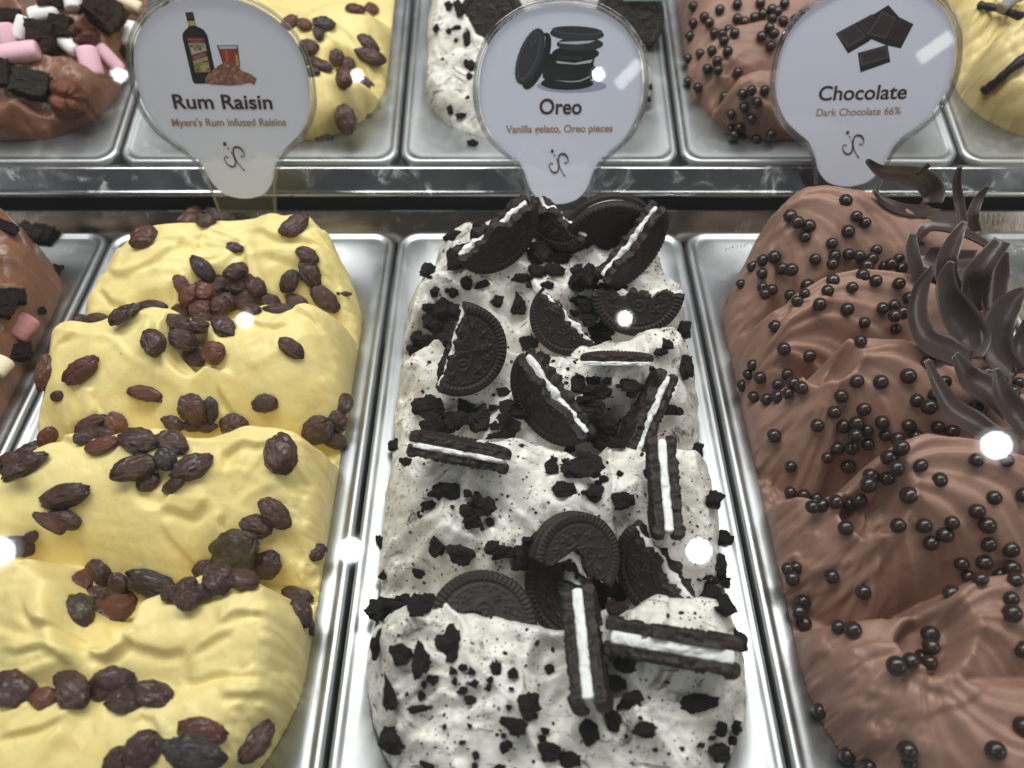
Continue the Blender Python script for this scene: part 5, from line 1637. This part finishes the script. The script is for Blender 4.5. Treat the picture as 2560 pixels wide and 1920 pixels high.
for x, y, a, b in ((60, 560, 150, 90), (330, 420, 70, 90), (20, 600, 120, 140), (90, 880, 160, 90), (40, 160, 110, 60), (230, 640, 60, 40)):
    put('brownie_cube', rnd.choice(BROWNIES), rf, '1', x, y, a, b, rnd.uniform(-20, 20), 'brownie bit stuck in the cut off chocolate gelato of the nearer row', 'brownie', 'brownie bits in the nearer row', sink=-.1, col=(.02, .012, .010))
put('marshmallow', MALLOW, rf, '1', 130, 735, 150, 130, -50, 'pink marshmallow smeared with chocolate in the nearer row', 'marshmallow', None, sink=.1, col=(.55, .22, .25))
put('marshmallow', MALLOW, rf, '1', 0, 965, 110, 110, -50, 'cream marshmallow cut off by the picture edge, nearer row', 'marshmallow', None, sink=.4, col=CRM)


def pod(pts, radius, mat, label):
    P = []
    for (x, y, lift) in pts:
        h = rv.hit(*CR['c'](x, y))
        P.append((h[0] if h else at_height(*CR['c'](x, y), .05)) + TW * lift)
    P = np.array(P)
    t = np.linspace(0, len(P) - 1, 26)
    Q = np.stack([np.interp(t, np.arange(len(P)), P[:, i]) for i in range(3)], 1)
    Q = np.stack([smooth1(Q[:, i], 3) for i in range(3)], 1)
    R = radius * (1 + .18 * noise(t * 3, t * 0, 5)) * np.interp(t / t[-1], (0, .04, .12, .9, 1), (.6, 1.25, .85, 1.15, .5))
    c = Q.mean(0)
    o = link('vanilla_pod', tube_mesh('vanilla_pod', Q - c, R, 10), mat, None, Matrix.Translation(c))
    tag(o, label, 'vanilla pod', 'vanilla pods on the vanilla gelato')


pod([(1880, 48, .004), (2000, 85, .006), (2120, 125, .006), (2260, 175, .005)], .0024, M['bean'], 'dark vanilla pod lying under the sugared one')
pod([(1990, 110, .010), (2070, 55, .012), (2150, 0, .012)], .0036, M['beandust'], 'grey sugared vanilla pod crossing the dark one')
pod([(1925, 605, .003), (2000, 545, .005), (2110, 450, .004), (2250, 350, .004)], .0027, M['bean'], 'dark vanilla pod lying lower on the vanilla gelato')
# ------------------------------------------------------------------ flavour signs
CR['p'] = crop(380, 0, .17179)
CR['q'] = crop(1260, 40, .13562)
CR['l'] = crop(1280, 340, .12055)


def catmull(P, n, closed=False):
    P = np.asarray(P, float)
    m = len(P)
    out = []
    segs = m if closed else m - 1
    for i in range(segs):
        p0 = P[(i - 1) % m] if closed or i > 0 else 2 * P[0] - P[1]
        p1, p2 = P[i], P[(i + 1) % m]
        p3 = P[(i + 2) % m] if closed or i + 2 < m else 2 * P[-1] - P[-2]
        for k in range(n):
            f = k / n
            out.append(.5 * (2 * p1 + (p2 - p0) * f + (2 * p0 - 5 * p1 + 4 * p2 - p3) * f * f + (3 * p1 - p0 - 3 * p2 + p3) * f ** 3))
    if not closed:
        out.append(P[-1])
    return np.array(out)


HALF = [(0, 105.8), (11.5, 104.9), (21.8, 102), (34.0, 94.2), (42.8, 82.0), (46.4, 66.0), (45.4, 50.5), (40.0, 38.5), (33.0, 31.0), (26.3, 25.4), (21.5, 18.5), (18.6, 9.0), (16.4, -3.0), (15.2, -14), (14.6, -40)]
OUT = [(-x, y) for x, y in HALF[:0:-1]] + HALF
PAPER = [(0, 103.2), (11, 102.4), (21, 99.6), (32.6, 92.2), (40.8, 80.6), (44.0, 66), (43.0, 51.2), (37.6, 39.2), (31, 32.2), (24.0, 26.2), (19.6, 18.5), (16.6, 9.5), (11.2, 3.0), (5, .5)]
PAPER = PAPER + [(0, 0)] + [(-x, y) for x, y in PAPER[:0:-1]]


def slab(name, pts, z0, z1, mat, parent, smooth=False):
    n = len(pts)
    V = [(x * .001, y * .001, z0 * .001) for x, y in pts] + [(x * .001, y * .001, z1 * .001) for x, y in pts]
    F = [tuple(range(n, 2 * n)), tuple(range(n - 1, -1, -1))] + [(i, (i + 1) % n, n + (i + 1) % n, n + i) for i in range(n)]
    return link(name, mesh_np(name, np.array(V), F, smooth), mat, parent)


_mats = {}


def ink(c):
    if c not in _mats:
        _mats[c] = flat_mat('print_ink', c)
    return _mats[c]


class Sign:
    def __init__(s, pos, yaw, tilt, roll, label):
        yaw, tilt, roll = map(math.radians, (yaw, tilt, roll))
        ex = np.array([1.0, 0, 0])
        ey = np.array([0, math.sin(tilt), math.cos(tilt)])
        ex, ey = ex * math.cos(roll) + ey * math.sin(roll), ey * math.cos(roll) - ex * math.sin(roll)
        R = np.array([[math.cos(yaw), -math.sin(yaw), 0], [math.sin(yaw), math.cos(yaw), 0], [0, 0, 1]])
        s.ex, s.ey = R @ ex, R @ ey
        s.n = np.cross(s.ex, s.ey)
        s.pos = np.asarray(pos, float)
        s.root = empty('flavour_sign', basis(s.ex, s.ey, s.n, s.pos))
        tag(s.root, label, 'sign', 'flavour signs')
        pap = catmull(PAPER, 6, True)
        slab('paper_card', pap, -.4, 0, M['paper'], s.root)
        out = catmull(OUT, 8)
        rim = np.column_stack([out * .001, np.full(len(out), .0006)])
        link('holder_rim', tube_mesh('holder_rim', rim, .0010, 10), M['acrylic'], s.root)
        inner = np.column_stack([out * .001 * .968 + np.array([0, .0016]), np.full(len(out), .0014)])[14:-14]
        link('holder_lip', tube_mesh('holder_lip', inner, .0004, 8), M['acrylic'], s.root)
        slab('clear_cover', out, 1.5, 1.9, M['acrylic_face'], s.root)
        s.layer = 0

    def loc(s, cr, x, y):
        fx, fy = CR[cr](x, y)
        p = on_plane(fx, fy, s.pos, s.n) - s.pos
        return float(p @ s.ex) * 1000, float(p @ s.ey) * 1000

    def flat(s, name, pts, col, parent=None, mm=False, cr=None, curve=False):
        P = pts if mm else [s.loc(cr, *q) for q in pts]
        if curve:
            P = catmull(P, 5, True)
        s.layer += 1
        z = .02 + .012 * s.layer
        V = [(x * .001, y * .001, z * .001) for x, y in P]
        return link(name, mesh_np(name, np.array(V), [tuple(range(len(V)))], False), ink(col), parent or s.root)

    def flats(s, name, polys, parent=None, cr=None, mm=False):
        """one printed area of several colours: [(pts, colour)]"""
        V, F, mi, mats = [], [], [], []
        s.layer += 1
        for k, (pts, col) in enumerate(polys):
            P = pts if mm else [s.loc(cr, *q) for q in pts]
            z = .02 + .012 * s.layer + .0012 * k
            b = len(V)
            V += [(x * .001, y * .001, z * .001) for x, y in P]
            F.append(tuple(range(b, len(V))))
            m = ink(col)
            if m not in mats:
                mats.append(m)
            mi.append(mats.index(m))
        s.layer += 1 + len(polys) * .1
        me = mesh_np(name, np.array(V), F, False)
        for m in mats:
            me.materials.append(m)
        me.polygons.foreach_set('material_index', mi)
        return link(name, me, None, parent or s.root)

    def text(s, body, cx, cy, width, height, col, name, weight=.02, ang=0.0, parent=None, shear=0.0):
        cu = bpy.data.curves.new('lettering', 'FONT')
        cu.body = body
        cu.size = 1
        cu.offset = weight
        cu.shear = shear
        cu.align_x = 'CENTER'
        ob = bpy.data.objects.new('lettering', cu)
        COL.objects.link(ob)
        dg = bpy.context.evaluated_depsgraph_get()
        me = bpy.data.meshes.new_from_object(ob.evaluated_get(dg))
        bpy.data.objects.remove(ob)
        bpy.data.curves.remove(cu)
        n = len(me.vertices)
        co_ = np.empty(n * 3, np.float32)
        me.vertices.foreach_get('co', co_)
        P = co_.reshape(-1, 3).astype(float)
        lo, hi = P.min(0), P.max(0)
        sx = width / (hi[0] - lo[0])
        sy = height / .73
        x = (P[:, 0] - (lo[0] + hi[0]) / 2) * sx
        y = (P[:, 1] - .36) * sy
        a = math.radians(ang)
        s.layer += 1
        P = np.column_stack([cx + x * math.cos(a) - y * math.sin(a), cy + x * math.sin(a) + y * math.cos(a), np.full(n, .02 + .012 * s.layer)]) * .001
        me.vertices.foreach_set('co', P.astype(np.float32).ravel())
        me.update()
        me.materials.clear()
        me.name = name
        return link(name, me, ink(col), parent or s.root)

    def line(s, body, p0, p1, height, col, name, weight):
        """lettering set along the baseline the photograph shows"""
        a, b = np.array(s.loc('F', *p0)), np.array(s.loc('F', *p1))
        d = b - a
        w = float(np.linalg.norm(d))
        d /= w
        c = (a + b) / 2 + np.array([-d[1], d[0]]) * height * .493
        return s.text(body, c[0], c[1], w, height, col, name, weight, math.degrees(math.atan2(d[1], d[0])))

    def stroke(s, pts, widths, col):
        P = catmull(pts, 8)
        t = np.linspace(0, 1, len(P))
        w = np.interp(t, np.linspace(0, 1, len(widths)), widths)
        T = np.gradient(P, axis=0)
        T /= np.linalg.norm(T, axis=1)[:, None] + 1e-9
        Nn = np.column_stack([-T[:, 1], T[:, 0]])
        A, B = P + Nn * w[:, None] / 2, P - Nn * w[:, None] / 2
        return [([tuple(A[i]), tuple(A[i + 1]), tuple(B[i + 1]), tuple(B[i])], col) for i in range(len(P) - 1)]

    def emblem(s, dx, dy, sc=1.0):
        """the shop's curly monogram"""
        c = (.075, .040, .042)
        L = lambda x, y: tuple(np.array(((x - 960) * .0305, -(y - 560) * .0290)) * sc + np.array((dx, dy)))
        po = []
        po += s.stroke([L(918, 470), L(945, 520), L(960, 600), L(965, 670), L(940, 730), L(890, 745), L(840, 715), L(805, 660), L(792, 610), L(805, 570), L(835, 558), L(850, 580)], [.3, .5, .6, .8, 1.1, 1.2, .9, .6, .5, .5, .5, .5], c)
        po += s.stroke([L(1085, 810), L(1040, 740), L(1000, 670), L(975, 590), L(960, 500), L(972, 420), L(1020, 385), L(1075, 398), L(1115, 440), L(1140, 500), L(1130, 555), L(1095, 570), L(1080, 550)], [.5, .5, .6, .6, .7, .8, 1.1, 1.2, .9, .5, .4, .5, .6], c)
        for (cx, cy, r) in ((845, 330, 32), (890, 412, 16), (1087, 808, 17), (848, 578, 14), (1082, 553, 16)):
            po.append(([L(cx + r * .85 * math.cos(a), cy + r * math.sin(a) * 1.15) for a in np.linspace(0, 2 * math.pi, 15)[:-1]], c))
        s.flats('emblem', po, mm=True)


BR, TN = (.066, .030, .025), (.44, .26, .15)
SY = np.array
# middle sign
s1 = Sign((.0268, .354, .014), 3.5, 23.0, -1.0, 'clear sign with a stack of black cookies, reading Oreo, Vanilla gelato, Oreo pieces')
K1, K2, K3, WT = (.018, .018, .019), (.042, .043, .047), (.075, .078, .085), (.60, .61, .66)
ell = lambda cx, cy, a, b, r=0, n=36: [(cx + a * math.cos(t) * math.cos(r) - b * math.sin(t) * math.sin(r), cy + a * math.cos(t) * math.sin(r) + b * math.sin(t) * math.cos(r)) for t in np.linspace(0, 2 * math.pi, n + 1)[:-1]]
s1.flat('printed_shade', ell(1250, 1290, 640, 130), (.42, .43, .60), cr='q')
st = s1.flats('printed_cookie_stack', [
    (ell(1165, 1240, 485, 125), K1), (ell(1180, 1130, 470, 100), K1), ([(700, 1000), (1640, 950), (1640, 1150), (720, 1150)], K1), (ell(1200, 960, 490, 150), K1), ([(740, 700), (1700, 640), (1640, 950), (720, 980)], K1),
    ([(960, 830), (1300, 870), (1640, 800), (1600, 860), (1330, 895), (980, 870)], WT), (ell(1320, 690, 435, 140), K1), (ell(1400, 520, 430, 130), K2), ([(920, 1180), (1200, 1205), (1400, 1190), (1590, 1105), (1570, 1135), (1400, 1210), (1180, 1220)], WT),
    ([(880, 380), (1020, 480), (1680, 450), (1560, 500), (1330, 525), (1040, 505)], WT), (ell(1345, 330, 500, 130, .04), K2), (ell(1350, 270, 470, 85, .05), K3), (ell(1350, 262, 400, 60, .05), K2),
] + [([(1040 + i * 46, 345 + 25 * math.sin(i / 14 * 3.1)), (1056 + i * 46, 346 + 25 * math.sin(i / 14 * 3.1)), (1058 + i * 46, 405 + 25 * math.sin(i / 14 * 3.1)), (1042 + i * 46, 404 + 25 * math.sin(i / 14 * 3.1))], K3) for i in range(14)]
  + [([(1020 + i * 40, 740 + 4 * i % 9), (1034 + i * 40, 740), (1030 + i * 40, 800), (1016 + i * 40, 800)], K3) for i in range(11)]
  + [([(980 + i * 40, 1090 - i), (994 + i * 40, 1090 - i), (990 + i * 40, 1150 - i), (976 + i * 40, 1150 - i)], K2) for i in range(9)]
  + [([(900 + i * 40, 1255 + i), (914 + i * 40, 1255 + i), (910 + i * 40, 1310 + i), (896 + i * 40, 1310 + i)], K2) for i in range(11)]
  + [([(1080 + i * 40, 555), (1094 + i * 40, 555), (1096 + i * 40, 610), (1082 + i * 40, 610)], K3) for i in range(10)], cr='q')
ln = [(ell(600, 830, 560, 190, 1.95), K1), (ell(585, 800, 520, 60, 1.96), K1), ([(745, 370), (765, 390), (750, 560), (640, 850), (620, 900), (700, 640)], WT), (ell(480, 745, 545, 215, 1.92), K2), (ell(455, 730, 480, 165, 1.92), K3), (ell(450, 725, 440, 140, 1.92), K2),
      (ell(540, 440, 110, 55, 1.9), K3), (ell(540, 440, 85, 38, 1.9), K2)]
for i in range(26):
    a = 2 * math.pi * i / 26
    pts = [(455 + r_ * math.cos(a + da) * math.cos(1.92) - .36 * r_ * math.sin(a + da) * math.sin(1.92), 730 + r_ * math.cos(a + da) * math.sin(1.92) + .36 * r_ * math.sin(a + da) * math.cos(1.92)) for r_, da in ((500, -.03), (500, .03), (545, .03), (545, -.03))]
    ln.append((pts, K3))
s1.flats('printed_leaning_cookie', ln, cr='q')
s1.line('Oreo', (1165, 246), (1256, 246), 8.2, BR, 'title_lettering', .021)
s1.line('Vanilla gelato, Oreo pieces', (1093, 287), (1323, 284), 4.1, TN, 'subtitle_lettering', .017)
s1.emblem(*s1.loc('F', 1206, 352))

# left sign
s2 = Sign((-.1519, .3515, .0200), 4.2, 17.4, -2.3, 'clear sign with a rum bottle, glass and raisins, reading Rum Raisin')
GLS = (.035, .035, .040)
bt = s2.flat('printed_bottle', [(530, 380), (650, 380), (750, 430), (805, 510), (830, 620), (915, 1010), (850, 1220), (620, 1220), (590, 1180), (445, 560), (445, 490), (480, 440), (525, 400)], (.016, .016, .018), cr='p')
s2.flat('printed_neck', [(485, 185), (590, 175), (605, 200), (645, 385), (530, 385), (510, 300)], (.02, .018, .02), bt, cr='p')
s2.flat('printed_cap', [(482, 180), (590, 173), (606, 200), (615, 262), (505, 268)], (.11, .025, .035), bt, cr='p')
s2.flat('printed_neck_band', [(508, 305), (625, 300), (640, 370), (525, 376)], (.52, .43, .20), bt, cr='p')
lb = s2.flats('printed_label', [([(510, 540), (755, 545), (860, 1055), (630, 1058)], (.19, .040, .030)), ([(530, 632), (772, 632), (800, 745), (580, 800)], (.52, .47, .33)), ([(580, 800), (795, 735), (805, 810), (590, 880)], (.16, .022, .035)),
                                ([(598, 885), (805, 818), (850, 1045), (635, 1050)], (.44, .37, .16)), ([(610, 930), (720, 900), (740, 1040), (640, 1045)], (.24, .26, .08)), ([(735, 890), (815, 880), (820, 910), (740, 915)], (.25, .05, .03)),
                                ([(700, 960), (790, 940), (800, 1020), (720, 1030)], (.50, .42, .16)), ([(780, 1000), (840, 990), (845, 1040), (790, 1040)], (.18, .24, .07)), ([(640, 1010), (690, 990), (700, 1040), (650, 1045)], (.30, .10, .04)),
                                ([(520, 568), (750, 570), (752, 582), (522, 582)], (.45, .16, .11)), ([(535, 612), (770, 612), (772, 622), (537, 622)], (.40, .12, .10)), ([(600, 598), (690, 596), (690, 630), (605, 630)], (.22, .15, .06))], bt, cr='p')
(ax_, ay_), (bx_, by_) = s2.loc('p', 550, 668), s2.loc('p', 762, 668)
s2.text("MYERS'S", (ax_ + bx_) / 2, ay_, bx_ - ax_, 1.55, (.06, .035, .025), 'bottle_lettering', .02, 0, bt)
cx_, cy_ = s2.loc('p', 668, 712)
s2.text('RUM', cx_, cy_, (bx_ - ax_) * .52, 1.45, (.06, .035, .025), 'bottle_lettering', .02, 0, bt)
dx_, dy_ = s2.loc('p', 690, 808)
s2.text('Original Dark', dx_, dy_, (bx_ - ax_) * .92, 1.5, (.60, .42, .45), 'bottle_lettering', 0, 17, bt, .3)
gl = s2.flats('printed_glass', [([(945, 658), (1250, 655), (1285, 975), (1045, 975)], (.05, .045, .055)), ([(970, 668), (1238, 665), (1240, 712), (985, 715)], (.58, .60, .70)), ([(980, 712), (1240, 712), (1268, 960), (1055, 960)], (.34, .055, .030)),
                                ([(1060, 720), (1095, 720), (1120, 900), (1085, 930)], (.50, .15, .06)), ([(1215, 800), (1245, 790), (1268, 960), (1225, 960)], (.60, .36, .10)), ([(985, 712), (1240, 706), (1240, 722), (988, 724)], (.20, .035, .03))], cr='p')
pile = [([(775, 1180), (800, 1090), (900, 1020), (960, 960), (1060, 900), (1140, 880), (1240, 950), (1310, 1030), (1440, 1080), (1530, 1150), (1440, 1200), (1300, 1225), (1160, 1245), (900, 1230)], (.22, .10, .075))]
rp = random.Random(5)
for i in range(60):
    x = rp.uniform(800, 1500)
    top = np.interp(x, (775, 900, 1060, 1140, 1310, 1530), (1150, 1030, 915, 890, 1045, 1150))
    y = rp.uniform(top + 8, 1222 - abs(x - 1150) * .06)
    g = rp.uniform(.6, 1.25)
    pile.append((ell(x, y, rp.uniform(24, 46), rp.uniform(18, 32), rp.uniform(0, 3), 12), (.36 * g, (.175 + rp.uniform(-.03, .05)) * g, .125 * g)))
s2.flats('printed_raisin_pile', pile, cr='p')
s2.line('Rum Raisin', (377, 234), (590, 235), 7.6, BR, 'title_lettering', .021)
s2.line("Myers's Rum infused Raisins", (373, 272), (619, 271), 4.1, TN, 'subtitle_lettering', .017)
s2.emblem(*s2.loc('F', 506, 338), 1.05)

# right sign
s3 = Sign((.1936, .3620, .0203), -14.0, 20.5, 10.0, 'clear sign with dark chocolate squares, reading Chocolate, Dark Chocolate 66%')
C1, C2, C3, C4 = (.020, .013, .015), (.050, .032, .036), (.085, .060, .068), (.035, .022, .026)
s3.flats('printed_chocolate_bar', [([(1000, 215), (1235, 90), (1330, 170), (1210, 270), (1080, 345)], C1), ([(1005, 218), (1130, 150), (1200, 235), (1080, 310)], C3), ([(1030, 218), (1125, 166), (1180, 232), (1085, 285)], C2), ([(1140, 140), (1232, 95), (1300, 165), (1195, 215)], C3),
                                   ([(1155, 146), (1230, 108), (1280, 163), (1195, 203)], C2), ([(1240, 95), (1340, 32), (1405, 105), (1290, 190)], C1), ([(1250, 100), (1338, 42), (1392, 102), (1300, 150)], C4),
                                   ([(1185, 225), (1290, 62), (1400, 105), (1502, 155), (1420, 312), (1320, 290), (1200, 240)], C1), ([(1195, 220), (1295, 70), (1395, 112), (1325, 250)], C3), ([(1222, 212), (1302, 92), (1380, 124), (1322, 230)], C2),
                                   ([(1335, 250), (1405, 115), (1498, 158), (1425, 270)], C2), ([(1352, 245), (1412, 135), (1480, 165), (1418, 255)], C4)], cr='c')
s3.flats('printed_chocolate_square', [([(1143, 340), (1335, 288), (1353, 398), (1160, 466)], C1), ([(1150, 345), (1330, 296), (1345, 372), (1165, 425)], C3), ([(1172, 350), (1318, 310), (1328, 362), (1180, 405)], C2)], cr='c')
s3.line('Chocolate', (1767, 217), (1957, 213), 7.8, BR, 'title_lettering', .021)
s3.line('Dark Chocolate 66%', (1763, 251), (1945, 247), 4.1, TN, 'subtitle_lettering', .017)
s3.emblem(*s3.loc('F', 1842, 312))

# glowing tube added close by, out of view, to put glints on sign covers
for sg, (xa, ya), (xb, yb), rad in ((s3, (1985, 128), (2056, 78), .0080),):
    E_ = []
    for (x, y) in ((xa, ya), (xb, yb)):
        d = ray(x, y)
        p = on_plane(x, y, sg.pos + sg.n * .0019, sg.n)
        r = d - 2 * np.dot(d, sg.n) * sg.n
        E_.append(p + r * .64)
    c = (E_[0] + E_[1]) / 2
    pts = [E_[0] + (E_[1] - E_[0]) * f - c for f in np.linspace(0, 1, 6)]
    t = link('glint_tube', tube_mesh('glint_tube', pts, rad, 12), M['tube'], None, Matrix.Translation(c))
    tag(t, 'unseen glowing tube added to put a glint on the %s sign cover' % {id(s1): 'middle', id(s2): 'Rum Raisin', id(s3): 'Chocolate'}[id(sg)], 'lamp', 'added glint tubes')
for (x0, x1, y, lab) in ((-10, 84, 6, 'pale teal sign card over the marshmallows, only its lower edge in view'), (1150, 1262, -6, 'pale teal card peeping over the stacked cookie sign'), (1345, 1440, -4, 'pale teal card edge behind the right shoulder of the stacked cookie sign')):
    a = rr.local((x0 + x1) / 2, y + 6, 26)
    cw = rr.world(a[0], a[1], a[2])
    d = (x1 - x0) * .5 * 1.157 / FPX * float((cw - CAM) @ AX)
    crd = box('teal_card', (-d, -.0004, 0), (d, .0004, .05), M['teal'], None, .0003)
    crd.matrix_local = basis((1, 0, 0), (0, 1, 0), (0, 0, 1), cw)
    tag(crd, lab, 'sign', 'teal cards')
